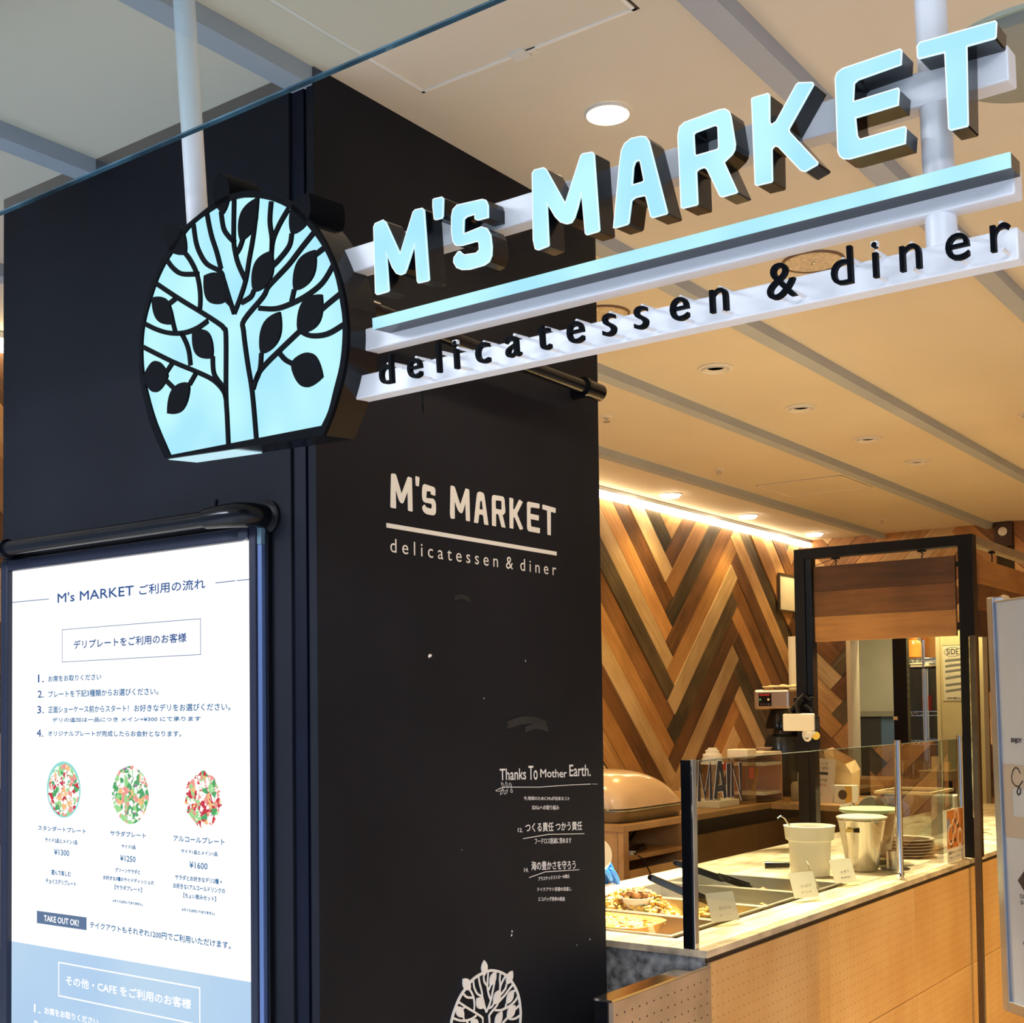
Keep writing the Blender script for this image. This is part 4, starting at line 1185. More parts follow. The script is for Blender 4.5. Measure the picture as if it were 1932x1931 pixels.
# black scoops lying in the pans
for (ax, ay, az), (bx, by, bz), lb in (((-2.042, 3.555, 0.962), (-1.86, 3.655, 0.872), 'nearer black plastic serving scoop resting in the second pan'), ((-2.157, 3.933, 0.962), (-1.93, 4.075, 0.868), 'farther black serving scoop resting in the third pan')):
    t = thing('serving_scoop', lb, 'utensil', (ax, ay, az))
    B_ = Vector((bx - ax, by - ay, bz - az))
    M_ = B_.to_track_quat('X', 'Z').to_matrix().to_4x4()
    ln = B_.length
    mb = MB()
    vs, fs = [], []
    prof = ((0, 0.012, 0.006), (0.012, 0.016, 0.010), (ln * 0.62, 0.018, 0.011), (ln * 0.66, 0.015, 0.008))
    for x, w_, h_ in prof:
        vs += [M_ @ Vector((x, -w_, -h_)), M_ @ Vector((x, w_, -h_)), M_ @ Vector((x, w_ * 0.7, h_)), M_ @ Vector((x, -w_ * 0.7, h_))]
    for i in range(3):
        for k in range(4):
            j = (k + 1) % 4
            fs.append((4 * i + k, 4 * i + j, 4 * i + 4 + j, 4 * i + 4 + k))
    fs += [(0, 3, 2, 1), (12, 13, 14, 15)]
    mb.add(vs, fs)
    mb.obj('handle', BLACKG, t, bevel=0.002)
    mb = MB()
    vs, fs = [], []
    for x, w_, h_ in ((ln * 0.58, 0.014, 0.004), (ln * 0.7, 0.028, 0.003), (ln * 1.0, 0.040, 0.002)):
        vs += [M_ @ Vector((x, -w_, 0.014)), M_ @ Vector((x, -w_ * 0.8, -h_)), M_ @ Vector((x, w_ * 0.8, -h_)), M_ @ Vector((x, w_, 0.014))]
    for i in range(2):
        for k in range(3):
            fs.append((4 * i + k, 4 * i + k + 1, 4 * i + 5 + k, 4 * i + 4 + k))
    mb.add(vs, fs)
    o = mb.obj('scoop', BLACKG, t)
    sm = o.modifiers.new('s', 'SOLIDIFY')
    sm.thickness = 0.0025

# white label cards in clear stands
CARD = mat('white_card', (0.86, 0.84, 0.78), 0.5, noise=0.02)
for cx_, cy_, rz, lb, t1, t2 in ((-1.633, 3.286, 62, 'nearest white handwritten dish card on the counter edge', 'キッシュ', '¥・・・'), (-1.614, 3.823, 60, 'second white dish card from the near end of the counter', 'クリームチーズ', 'サラダ'), (-1.638, 4.221, 62, 'third white dish card, in front of the white bucket', 'ナポリ', '¥300'), (-1.690, 4.097, 118, 'white card turned away at the foot of the bucket', None, None)):
    t = thing('dish_card', lb, 'card', (cx_, cy_, 0.8805), (0, 0, math.radians(rz)), group=None)
    th = math.radians(22)
    Mt = Matrix.Rotation(-th, 4, 'X')
    mb = MB().box(-0.048, 0.048, -0.0025, -0.001, 0.012, 0.096, Mt)
    mb.obj('card', CARD, t)
    MB().box(-0.050, 0.050, -0.0008, 0.0012, 0.0, 0.099, Mt).box(-0.050, 0.050, -0.022, 0.0, 0.0, 0.002).obj('clear_stand', glass('clear_acrylic', (0.97, 0.96, 0.9), 0.8), t)
    if t1:
        fn_ = lambda u, v, d=0.0: tuple(Mt @ Vector((u, -0.0031, v)))
        text_obj('handwriting', t1, INK, t, -0.014, 0.026, 0.050, 0.011, fn_, weight=0.0, shear=0.004)
        text_obj('handwriting', t2, INK, t, -0.018, 0.024, 0.030, 0.005, fn_, shear=0.002)

# white bucket, steel pot, plates
t = thing('white_bucket', 'white plastic food bucket with a thick collar on the counter', 'bucket', (-1.850, 4.412, 0.8805))
MB().lathe([(0.066, 0.0), (0.070, 0.004), (0.077, 0.128), (0.087, 0.134), (0.092, 0.178), (0.094, 0.184), (0.090, 0.185), (0.085, 0.176), (0.075, 0.12), (0.066, 0.008), (0, 0.006)], seg=48).obj('body', mat('milky_plastic', (0.95, 0.93, 0.84), 0.35, noise=0.02), t, smooth=True)
MB().lathe([(0, 0.160), (0.080, 0.160)], seg=32).obj('soup', mat('orange_soup', (0.8, 0.42, 0.10), 0.3, noise=0.3), t)
MB().tube([(-0.02, -0.05, 0.10), (-0.05, -0.068, 0.19), (-0.062, -0.078, 0.215), (-0.072, -0.088, 0.222), (-0.080, -0.098, 0.214)], 0.0035, 8).obj('ladle', CHROME, t, smooth=True)
t = thing('ice_scoop_handle', 'black handled tool lying on the stone behind the bucket', 'utensil', (-2.098, 4.505, 0.8805))
MB().tube([(0.02, 0.012, 0.014), (0.10, 0.06, 0.014)], [0.013, 0.011], 12).obj('handle', BLACKG, t, smooth=True)
MB().tube([(0.10, 0.06, 0.014), (0.2, 0.12, 0.008)], [0.005, 0.004], 8).obj('shaft', STEEL, t)

t = thing('steel_pot', 'tapered stainless steel pot with a pale lid behind the white bucket', 'pot', (-1.741, 4.650, 0.8805))
MB().lathe([(0.052, 0.0), (0.056, 0.002), (0.088, 0.188), (0.092, 0.192), (0.090, 0.195), (0.086, 0.190), (0.054, 0.006), (0, 0.005)], seg=48).obj('body', mat('pot_steel', (0.66, 0.64, 0.60), 0.18, metal=1.0, noise=0.05), t, smooth=True)
MB().lathe([(0.092, 0.196), (0.094, 0.203), (0.080, 0.208), (0.0, 0.209)], seg=48).obj('lid', mat('cream_lid', (0.88, 0.84, 0.68), 0.35), t, smooth=True)
box('label_strip', mat('gold_label', (0.75, 0.55, 0.18), 0.35), -0.03, 0.0, -0.0865, -0.080, 0.150, 0.162, t)
box('label_strip', BLACKS, 0.0, 0.022, -0.0865, -0.080, 0.150, 0.162, t, label='black label strip')
t = thing('clear_container', 'tall clear container with a green rim behind the steel pot', 'container', (-1.798, 4.893, 0.8805))
MB().lathe([(0.075, 0.0), (0.105, 0.20), (0.108, 0.205), (0.104, 0.205), (0.072, 0.004), (0, 0.004)], seg=40).obj('body', glass('smoked_clear', (0.62, 0.60, 0.52), 2.5), t, smooth=True)
MB().lathe([(0.1085, 0.200), (0.118, 0.206), (0.118, 0.214), (0.100, 0.218), (0.0, 0.219)], seg=40).obj('green_lid', mat('pale_green_lid', (0.50, 0.66, 0.42), 0.35), t, smooth=True)

plate_m = mat('plate_glaze', (0.84, 0.78, 0.64), 0.25, noise=0.03)
p0 = None
for k in range(6):
    lb = ('lowest plate of the stack beside the far guard post', 'second plate up in the stack beside the far guard post', 'third plate up in the stack beside the far guard post', 'fourth plate up in the stack beside the far guard post', 'second from the top plate of the stack by the far guard post', 'topmost plate of the stack beside the far guard post')[k]
    if p0 is None:
        t = thing('plate', lb, 'plate', (-1.757, 5.187, 0.8805), group='plates stacked on the counter')
        MB().lathe([(0.060, 0.0), (0.075, 0.0), (0.108, 0.008), (0.112, 0.009), (0.112, 0.012), (0.104, 0.0115), (0.072, 0.004), (0, 0.004)], seg=40).obj('dish', plate_m, t, smooth=True)
        MB().lathe([(0.1122, 0.0086), (0.1126, 0.0092), (0.1122, 0.0098)], seg=40).obj('dark_rim', mat('plate_rim', (0.10, 0.07, 0.04), 0.3), t, smooth=True)
        p0 = t
    else:
        t = p0.copy()
        COL.objects.link(t)
        t['label'] = lb
        for c_ in list(p0.children):
            d_ = c_.copy()
            COL.objects.link(d_)
            d_.parent = t
    t.location = (-1.757 + 0.001 * (k % 3), 5.187, 0.8805 + 0.0125 * k)

# glass box with tongs behind the plates
t = thing('glass_case', 'open clear glass box with a pale wooden top behind the plates', 'display case', (-1.83, 5.53, 0.8805))
for a in ((-0.12, 0.12, -0.15, -0.146, 0, 0.24), (-0.12, 0.12, 0.146, 0.15, 0, 0.24), (-0.12, -0.116, -0.146, 0.146, 0, 0.24), (0.116, 0.12, -0.146, 0.146, 0, 0.24)):
    box('pane', GLASSM, *a, parent=t)
mb = MB()
for a in ((-0.125, 0.125, -0.155, -0.14), (-0.125, 0.125, 0.14, 0.155), (-0.125, -0.112, -0.14, 0.14), (0.112, 0.125, -0.14, 0.14)):
    mb.box(a[0], a[1], a[2], a[3], 0.24, 0.252)
mb.obj('top_rim', mat('pale_edge', (0.78, 0.66, 0.42), 0.4), t)
box('base', OAK, -0.125, 0.125, -0.155, 0.155, 0, 0.006, t)
t = thing('tongs', 'pale green and white tongs leaning in the clear glass box', 'tongs', (-1.881, 5.332, 0.8805))
MB().tube([(-0.09, 0.0, 0.075), (-0.05, 0.0, 0.105)], 0.007, 10).obj('grip', mat('mint_plastic', (0.40, 0.72, 0.50), 0.4), t, smooth=True)
MB().tube([(-0.05, 0.0, 0.105), (0.035, 0.002, 0.17)], 0.0065, 8).tube([(-0.05, 0.01, 0.105), (0.055, 0.012, 0.165)], 0.005, 8).obj('arm', WHITEPL, t, smooth=True)
MB().tube([(-0.09, 0.0, 0.075), (-0.10, 0.0, 0.006)], 0.003, 8).lathe([(0.02, 0), (0.02, 0.005), (0, 0.006)], (-0.10, 0, 0)).obj('rest', CHROME, t)
t = thing('spoon_jar', 'small steel jar on the stone beside the middle guard post', 'jar', (-1.653, 4.753, 0.8805))
MB().lathe([(0.03, 0), (0.032, 0.002), (0.032, 0.07), (0.029, 0.07), (0.029, 0.004), (0, 0.004)], seg=28).obj('body', STEEL, t, smooth=True)
MB().lathe([(0.05, 0.0), (0.055, 0.004), (0, 0.003)], (0, 0, -0.0003), seg=28).obj('saucer', CHROME, t, smooth=True)

# picture card on the last pane
t = thing('picture_card', 'orange food picture card standing against the guard glass at its far end', 'card', (GX + 0.012, 5.01, 0.8815))
box('board', PAPER, -0.0012, 0.0, -0.0, 0.215, 0.0, 0.205, t)
_ = t.children[0]
PCX = 0.0004
pcf = lambda u, v, d=0.0: (PCX + d, u, v)
box('picture', mat('orange_print', (0.60, 0.22, 0.05), 0.5, noise=0.15, nscale=30), 0.0, 0.0003, 0.0, 0.215, 0.055, 0.205, t)
box('blue_patch', mat('blue_print', (0.20, 0.30, 0.55), 0.5), 0.0003, 0.0005, 0.002, 0.035, 0.125, 0.170, t)
mb = MB()
for a, b, r in ((0.045, 0.108, 0.034), (0.125, 0.175, 0.026), (0.165, 0.09, 0.030), (0.09, 0.14, 0.024)):
    stroke(mb, [(a + r * math.cos(k * PI / 8), b + r * 1.1 * math.sin(k * PI / 8)) for k in range(16)], 0.011, 0.0003, 0.0007, lambda u, v, d: (d, u, v), close=True)
mb.obj('printed_cups', mat('cream_print', (0.85, 0.65, 0.50), 0.5), t)
for a, b, r in ((0.05, 0.072, 0.02), (0.14, 0.14, 0.016), (0.10, 0.085, 0.014)):
    MB().prism([(a + r * math.cos(k * PI / 6), b + r * 0.7 * math.sin(k * PI / 6)) for k in range(12)], (), 0.0003, 0.0006, fn=lambda u, v, d: (d, u, v)).obj('printed_shadow', mat('umber_print', (0.10, 0.05, 0.03), 0.5), t)
text_obj('printed_text', '珈琲 ホット・アイス', INK, t, 0.015, 0.19, 0.037, 0.012, pcf, weight=0.01, res=2)
text_obj('printed_text', '¥350 ドリンクセット', INK, t, 0.025, 0.19, 0.018, 0.009, pcf, res=2)

# papers and a small white sign near the far end of the counter
t = thing('paper_sheets', 'loose cream papers lying on the counter beyond the black frame', 'paper', (-1.653, 6.097, 0.8805))
for k, (dx, dy, rz) in enumerate(((0, 0, 0.1), (0.02, 0.16, 0.5), (-0.03, 0.30, -0.2))):
    MB().box(-0.07, 0.07, -0.1, 0.1, 0.001 + 0.0012 * k, 0.002 + 0.0012 * k, Matrix.Translation((dx, dy, 0)) @ Matrix.Rotation(rz, 4, 'Z')).obj('sheet', mat('cream_paper', (0.78, 0.62, 0.36), 0.7, noise=0.08), t)
t = thing('coiled_cable', 'white and black coiled cables on the far end of the counter', 'cable', (-1.715, 6.768, 0.8805))
for k, (m_, r) in enumerate(((WHITEPL, 0.06), (BLACKS, 0.075), (WHITEPL, 0.045))):
    MB().tube([(r * math.cos(a * 0.5) + 0.01 * k, 0.6 * r * math.sin(a * 0.5), 0.009 + 0.0014 * a) for a in range(26)], 0.006, 8).obj('loop', m_, t, smooth=True)
t = thing('arrow_tag', 'small white arrow shaped tag over the far end of the counter', 'tag', (-1.653, 6.717, 0.8805))
MB().tube([(0, 0, 0), (0, 0, 0.15)], 0.004, 8).obj('stem', BLACKS, t)
MB().prism([(-0.05, 0.15), (-0.05, 0.235), (0.04, 0.195)], (), -0.003, 0.0, fn=sf).obj('tag_plate', CARD, t)
box('yellow_clip', mat('yellow_clip', (0.85, 0.65, 0.08), 0.4), -0.03, -0.018, -0.004, 0.001, 0.24, 0.28, t)
MB().tube([(-0.024, -0.0015, 0.228), (-0.024, -0.0015, 0.242)], 0.0015, 6).obj('clip_wire', BLACKS, t)

# ------------------------------------------------------------------ black steel frame with hanging plank signs
FY = 5.268
t = thing('steel_gantry', 'black steel portal frame standing over the far part of the counter', 'frame', (-1.51, FY, 0.88))
fl = lambda x0, x1, y0, y1, z0, z1: (x0 + 1.51, x1 + 1.51, y0 - FY, y1 - FY, z0 - 0.88, z1 - 0.88)
box('post', BLACKS, *fl(-1.541, -1.481, FY, FY + 0.055, 0.8805, 2.201), parent=t, bevel=0.0015)
box('post', BLACKS, *fl(-2.256, -2.208, FY, FY + 0.06, 0.8805, 2.201), parent=t, bevel=0.0015)
box('post_inner', BLACKG, *fl(-2.206, -2.178, FY + 0.004, FY + 0.056, 0.8805, 2.156), parent=t, bevel=0.0015)
box('top_beam', BLACKS, *fl(-2.208, -1.541, FY, FY + 0.055, 2.156, 2.201), parent=t, bevel=0.0015)
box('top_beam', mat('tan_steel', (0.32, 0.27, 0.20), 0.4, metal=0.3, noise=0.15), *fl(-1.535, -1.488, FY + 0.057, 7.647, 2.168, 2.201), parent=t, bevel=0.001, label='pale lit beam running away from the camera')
box('post', BLACKS, *fl(-1.535, -1.488, 7.647, 7.693, 0.8805, 2.201), parent=t)


def plank_sign(t, cols, x0, x1, along_x, z0, z1, hooks, hz):
    n = len(cols)
    for k, c in enumerate(cols):
        a, b = z1 - (z1 - z0) * (k + 1) / n + 0.001, z1 - (z1 - z0) * k / n - 0.0005
        L_ = x1 - x0
        mb = MB().box(-L_ / 2, L_ / 2, -0.009, 0.009, -(b - a) / 2, (b - a) / 2)
        o = mb.obj('plank', c, t, bevel=0.0012)
        o.location = ((x0 + x1) / 2, 0, (a + b) / 2)
    for h in hooks:
        MB().tube([(h, 0, z1), (h, 0, z1 + hz * 0.35), (h + 0.006, 0, z1 + hz * 0.5), (h - 0.004, 0, z1 + hz * 0.75), (h, 0, z1 + hz)], 0.0028, 8).box(h - 0.016, h + 0.016, -0.01, 0.01, z1 + hz - 0.008, z1 + hz).obj('hook', BLACKS, t)


HD = wood('hang_dark', (0.032, 0.012, 0.006), (0.085, 0.032, 0.014), sc=(1.0, 14, 14), rnd=0.05)
HB = wood('hang_brown', (0.085, 0.034, 0.012), (0.18, 0.075, 0.027), sc=(1.0, 12, 12), rnd=0.05)
HH = wood('hang_honey', (0.26, 0.115, 0.036), (0.44, 0.215, 0.072), sc=(0.8, 12, 12), rnd=0.05)
t = thing('plank_sign', 'blank sign of three wooden planks hanging in the black frame', 'sign', (-1.867, FY + 0.03, 0))
plank_sign(t, (HD, HB, HH), -0.305, 0.308, True, 1.786, 2.120, (-0.207, 0.17), 0.0345)
MB().tube([(-0.30, 0, 2.126), (-0.207, 0, 2.152)], 0.0015, 6).obj('wire', BLACKS, t)
MB().box(0.310, 0.326, -0.006, 0.006, 2.073, 2.094).obj('stay', BLACKS, t)
t = thing('plank_sign', 'blank sign of three wooden planks hanging beyond the black frame at right', 'sign', (-1.51, 6.36, 0), (0, 0, PI / 2))
plank_sign(t, (HH, HB, HD), -0.93, 0.9, False, 1.786, 2.118, (-0.7, 0.6), 0.048)

# ------------------------------------------------------------------ back counter
bc = thing('back_counter', 'oak topped back counter along the timber wall with an open niche', 'counter', (-2.80, 4.67, 0))
BX = -2.80
bl = lambda x0, x1, y0, y1, z0, z1: (x0 - BX, x1 - BX, y0 - 4.67, y1 - 4.67, z0, z1)
box('worktop', OAK, *bl(-3.72, BX + 0.005, 4.665, 7.88, 0.972, 1.0), parent=bc, bevel=0.001)
box('worktop', OAK, *bl(BX + 0.0055, -2.385, 6.17, 6.95, 0.968, 0.998), parent=bc, bevel=0.001)
box('end_panel', OAK, *bl(-3.70, BX - 0.03, 4.67, 4.695, 0, 0.9715), parent=bc)
box('corner_post', OAK, *bl(BX - 0.028, BX, 4.67, 4.715, 0, 0.9715), parent=bc, bevel=0.001)
box('niche_back', mat('niche_grey', (0.10, 0.10, 0.09), 0.7, noise=0.3), *bl(-3.3, -3.28, 4.70, 5.20, 0.70, 0.9715), parent=bc)
box('niche_floor', OAK, *bl(-3.3, BX, 4.72, 5.2, 0.845, 0.865), parent=bc, bevel=0.001)
box('niche_side', OAK, *bl(-3.3, BX, 5.2, 5.225, 0.6, 0.9715), parent=bc)
box('shelf_front', BIRCH, *bl(BX - 0.02, BX, 4.72, 5.2, 0.10, 0.80), parent=bc, bevel=0.001)
for k in range(3):
    y0 = 5.23 + k * 0.80
    box('cabinet_door', wood('cab_brown', (0.30, 0.15, 0.06), (0.40, 0.22, 0.09), sc=(8, 1, 8), rnd=0.08), *bl(BX - 0.02, BX, y0, y0 + 0.795, 0.70, 0.90), parent=bc, bevel=0.001)
    box('cabinet_door', BIRCH, *bl(BX - 0.02, BX, y0, y0 + 0.795, 0.10, 0.66), parent=bc, bevel=0.001)
box('dark_reveal', BLACKS, *bl(-3.2, BX - 0.025, 5.23, 7.85, 0.05, 0.965), parent=bc)
t = thing('cable_bundle', 'tangle of black power cables in the counter niche', 'cable', (-2.95, 4.92, 0.865))
for k, pts in enumerate((((0.10, -0.16, 0.02), (0.06, -0.1, 0.035), (0.02, 0.0, 0.03), (0, 0.12, 0.08)), ((0.10, -0.14, 0.008), (0.08, -0.05, 0.02), (0.04, 0.08, 0.015), (0.0, 0.18, 0.008)), ((0.09, -0.17, 0.014), (0.11, -0.08, 0.008), (0.10, 0.02, 0.014), (0.05, 0.1, 0.008)))):
    MB().tube(pts, 0.007, 8).obj('cord', BLACKS, t, smooth=True)
box('white_plug', WHITEPL, 0.105, 0.14, -0.17, -0.13, 0.0005, 0.016, t, bevel=0.002)
MB().tube([(0.14, -0.15, 0.01), (0.158, -0.10, -0.02), (0.165, -0.02, -0.12), (0.17, 0.02, -0.30)], 0.003, 8).obj('hanging_cord', BLACKS, t, smooth=True)

# domed roll top chafer in its steel tray
t = thing('domed_tray', 'copper toned domed cover on a deep steel tray on the back counter', 'chafing dish', (-3.06, 5.02, 1.0005))
hx, hy = 0.235, 0.315
mb = MB()
vs, fs = [], []
n = 40
for (a, b, z) in ((hx - 0.03, hy - 0.03, 0.0), (hx - 0.022, hy - 0.022, 0.006), (hx - 0.006, hy - 0.006, 0.050), (hx, hy, 0.052), (hx, hy, 0.058), (hx - 0.012, hy - 0.012, 0.058)):
    for k in range(n):
        w = 2 * PI * k / n
        c_, s_ = math.cos(w), math.sin(w)
        vs.append((a * abs(c_) ** 0.22 * (1 if c_ >= 0 else -1), b * abs(s_) ** 0.22 * (1 if s_ >= 0 else -1), z))
for i in range(5):
    for k in range(n):
        j = (k + 1) % n
        fs.append((i * n + k, i * n + j, (i + 1) * n + j, (i + 1) * n + k))
fs.append(tuple(range(n)))
mb.add(vs, fs)
mb.obj('tray', mat('olive_steel', (0.30, 0.27, 0.20), 0.3, metal=0.8, noise=0.1), t, smooth=True)
mb = MB()
vs, fs = [], []
R_ = 16
for i in range(R_ + 1):
    q = i / R_ * PI / 2
    sc, z = math.cos(q) ** 0.72, 0.062 + 0.165 * math.sin(q) ** 0.95
    for k in range(n):
        w = 2 * PI * k / n
        c_, s_ = math.cos(w), math.sin(w)
        e = 0.30 + 0.55 * (i / R_)
        lean = -0.12 * (i / R_)
        vs.append(((hx - 0.014) * sc * abs(c_) ** e * (1 if c_ >= 0 else -1), (hy - 0.014) * sc * abs(s_) ** e * (1 if s_ >= 0 else -1) + lean, z))
for i in range(R_):
    for k in range(n):
        j = (k + 1) % n
        fs.append((i * n + k, i * n + j, (i + 1) * n + j, (i + 1) * n + k))
mb.add(vs, fs)
mb.obj('dome_cover', mat('copper_tint_plastic', (0.84, 0.60, 0.40), 0.22, metal=0.1, noise=0.04, coat=0.5), t, smooth=True)
MB().tube([(0, -0.11 + 0.045 * math.cos(a * PI / 8), 0.216 + 0.032 * math.sin(a * PI / 8)) for a in range(9)], 0.0035, 8).obj('loop_handle', CHROME, t, smooth=True)

# cups, boxes, bottles on the back counter
PL0 = glass('frosted_plastic', (0.85, 0.78, 0.72), 3.0, 0.2)


def cup(name, label, cat, x, y, r, h, m, z=1.0005, group=None, lid=None):
    t = thing(name, label, cat, (x, y, z), group=group)
    MB().lathe([(r * 0.72, 0), (r, h), (r * 1.06, h), (r * 1.06, h - 0.005), (r * 0.97, h - 0.006), (r * 0.68, 0.004), (0, 0.004)], seg=28).obj('body', m, t, smooth=True)
    if lid:
        MB().lathe([(r * 1.12, h + 0.0005), (r * 1.12, h + 0.006), (r, h + 0.012), (r * 0.98, h + 0.030), (0, h + 0.032)], seg=28).obj('lid', lid, t, smooth=True)
    return t


cup('paper_cup', 'white paper cup standing between the domed tray and the guard post', 'cup', -2.905, 5.46, 0.040, 0.115, WHITEPL)
t = thing('lid_stack', 'stack of white cup lids on a clear cup near the M of the guard lettering', 'lids', (-2.935, 5.78, 1.0005))
MB().lathe([(0.036, 0), (0.050, 0.215), (0.046, 0.215), (0.032, 0.004), (0, 0.003)], seg=24).obj('clear_cup', PL0, t, smooth=True)
mb = MB()
for k, r in enumerate((0.060, 0.052, 0.052, 0.050, 0.048, 0.036, 0.034, 0.024)):
    mb.lathe([(r, 0), (r, 0.007), (r * 0.93, 0.0095), (0, 0.0095)], (0.002 * (k % 2), 0, 0.216 + 0.0105 * k), seg=24)
mb.obj('lids', mat('lid_white', (0.90, 0.86, 0.80), 0.35), t, smooth=True)
box('red_tag', mat('red_tag', (0.65, 0.04, 0.04), 0.5), 0.045, 0.052, 0.02, 0.055, 0.185, 0.225, t)
box('divider_box', WHITEPL, -0.10, 0.075, -0.08, 0.15, 0.0, 0.035, t, bevel=0.003)
t = thing('tall_container', 'tall translucent container with a square white lid behind the N of the guard lettering', 'container', (-2.90, 6.05, 1.0005))
box('body', PL0, -0.055, 0.055, -0.055, 0.055, 0.0, 0.24, t, bevel=0.008)
box('lid', mat('lid_cream', (0.92, 0.88, 0.74), 0.4), -0.058, 0.058, -0.058, 0.058, 0.2405, 0.285, t, bevel=0.006)
box('red_print', mat('red_print', (0.60, 0.12, 0.08), 0.5), 0.056, 0.0572, -0.04, 0.02, 0.13, 0.19, t)
t = thing('acrylic_case', 'pinkish acrylic organiser with white shelves behind the N of the guard lettering', 'organiser', (-2.93, 6.30, 1.0005))
PK = mat('pink_acrylic', (0.72, 0.42, 0.30), 0.25, noise=0.1, nscale=6)
box('back', PK, -0.09, -0.08, -0.12, 0.12, 0.0, 0.26, t)
box('side', PK, -0.08, 0.09, 0.112, 0.12, 0.0, 0.26, t)
for z in (0.035, 0.19, 0.245):
    box('shelf', WHITEPL, -0.08, 0.09, -0.12, 0.111, z, z + 0.018, t, bevel=0.002)
MB().tube([(0.0, -0.05, 0.053), (-0.03, 0.05, 0.16)], 0.012, 10).obj('bottle', mat('amber_bottle', (0.75, 0.40, 0.10), 0.3), t, smooth=True)
t = thing('cup_sleeve', 'tall column of stacked clear plastic cups beside the coffee brewer', 'cups', (-2.98, 6.50, 1.0005))
mb = MB()
for k in range(14):
    mb.lathe([(0.034, 0.0), (0.044, 0.012), (0.046, 0.0125), (0.046, 0.015)], (0, 0, 0.02 * k + 0.004), seg=24)
mb.lathe([(0.032, 0.0), (0.034, 0.004)], seg=24)
mb.obj('stacked_cups', mat('cup_haze', (0.66, 0.52, 0.44), 0.2, noise=0.1), t, smooth=True)
t = thing('metal_tray', 'shallow steel tray on the back counter in front of the stacked cups', 'tray', (-2.86, 6.10 + 0.14, 1.0005))
MB().lathe([(0.02, 0.0), (0.03, 0.002), (0.055, 0.012), (0.058, 0.012), (0.055, 0.009), (0, 0.004)], seg=30, sx=0.8, sy=2.0).obj('tray', CHROME, t, smooth=True)
t = thing('sanitiser_bottle', 'clear pump bottle of hand sanitiser behind the guard glass', 'bottle', (-2.74, 6.42, 0.9985))
MB().lathe([(0.046, 0.0), (0.049, 0.004), (0.049, 0.085), (0.040, 0.10), (0.014, 0.104), (0.014, 0.112), (0, 0.112)], seg=30).obj('body', mat('cloudy_bottle', (0.55, 0.45, 0.28), 0.15, noise=0.05, trans=0.3), t, smooth=True)
MB().tube([(0, 0, 0.112), (0, 0, 0.150)], 0.011, 12).tube([(0, 0, 0.150), (0, 0, 0.172), (0.01, 0.02, 0.178), (0.018, 0.042, 0.170), (0.02, 0.047, 0.150)], 0.006, 10).obj('pump', mat('pump_white', (0.80, 0.76, 0.66), 0.35), t, smooth=True)

# coffee brewer
t = thing('coffee_brewer', 'coffee brewer with a steel head and a black thermal server', 'coffee machine', (-2.98, 6.72, 1.0005))
box('brew_head', STEEL, -0.115, 0.10, -0.10, 0.30, 0.490, 0.600, t, bevel=0.012)
box('control_panel', BLACKG, -0.082, -0.005, -0.1025, -0.099, 0.508, 0.580, t)
box('red_display', mat('red_display', (0.35, 0.02, 0.02), 0.4), -0.076, -0.014, -0.1035, -0.1026, 0.566, 0.576, t)
for x, m_ in ((-0.072, mat('green_button', (0.05, 0.35, 0.20), 0.4)), (-0.022, mat('cream_button', (0.9, 0.8, 0.55), 0.4))):
    MB().lathe([(0.0065, 0), (0.0065, 0.002), (0, 0.003)], M=Matrix.Translation((x, -0.1026, 0.545)) @ Matrix.Rotation(PI / 2, 4, 'X'), seg=14).obj('button', m_, t)
text_obj('panel_print', 'coffee brewer'[:0] + '- - - -', mat('grey_print', (0.4, 0.4, 0.4), 0.5), t, -0.07, -0.017, 0.519, 0.003, lambda u, v, d=0.0: (u, -0.1028, v))
box('rear_column', BLACKS, -0.11, 0.10, 0.16, 0.29, 0.0, 0.489, t, bevel=0.006)
MB().lathe([(0.085, 0.0), (0.085, 0.03), (0.060, 0.105), (0.04, 0.11)], (-0.005, 0.02, 0.380), seg=32, M=None).obj('brew_funnel', BLACKG, t, smooth=True)
MB().lathe([(0.100, 0.0), (0.104, 0.01), (0.104, 0.27), (0.092, 0.32), (0.055, 0.335), (0.05, 0.36), (0, 0.362)], (0.005, 0.02, 0.012), seg=40).obj('thermal_server', mat('server_black', (0.012, 0.016, 0.022), 0.22), t, smooth=True)
box('level_gauge', mat('gauge_cream', (0.70, 0.62, 0.42), 0.3), -0.105, -0.085, -0.065, -0.055, 0.06, 0.27, t, bevel=0.002)
box('base', BLACKS, -0.12, 0.11, -0.10, 0.30, 0.0, 0.0115, t, bevel=0.003)
MB().tube([(-0.02, -0.08, 0.05), (-0.02, -0.11, 0.05), (-0.02, -0.12, 0.03)], 0.009, 10).obj('tap', BLACKG, t, smooth=True)
t = thing('cleaning_cloth', 'crumpled cream cloth lying on top of the coffee brewer', 'cloth', (-2.93, 6.72, 1.601))
rg = random.Random(6)
G = 14
vs, fs = [], []
for i in range(G + 1):
    for k in range(G + 1):
        u, v = i / G - 0.5, k / G - 0.5
        vs.append((u * 0.24, v * 0.20 + 0.02, 0.010 + 0.016 * abs(math.sin(u * 11 + v * 4)) * (1 - 2 * max(abs(u), abs(v))) + 0.006 * rg.random()))
for i in range(G):
    for k in range(G):
        a = i * (G + 1) + k
        fs.append((a, a + 1, a + G + 2, a + G + 1))
mb = MB()
mb.add(vs, fs)
o = mb.obj('cloth', mat('cream_cloth', (0.85, 0.74, 0.50), 0.8), t, smooth=True)
o.modifiers.new('s', 'SOLIDIFY').thickness = 0.006
t = thing('paper_roll', 'tall roll of white paper standing behind the black post', 'paper roll', (-3.10, 7.24, 1.0005))
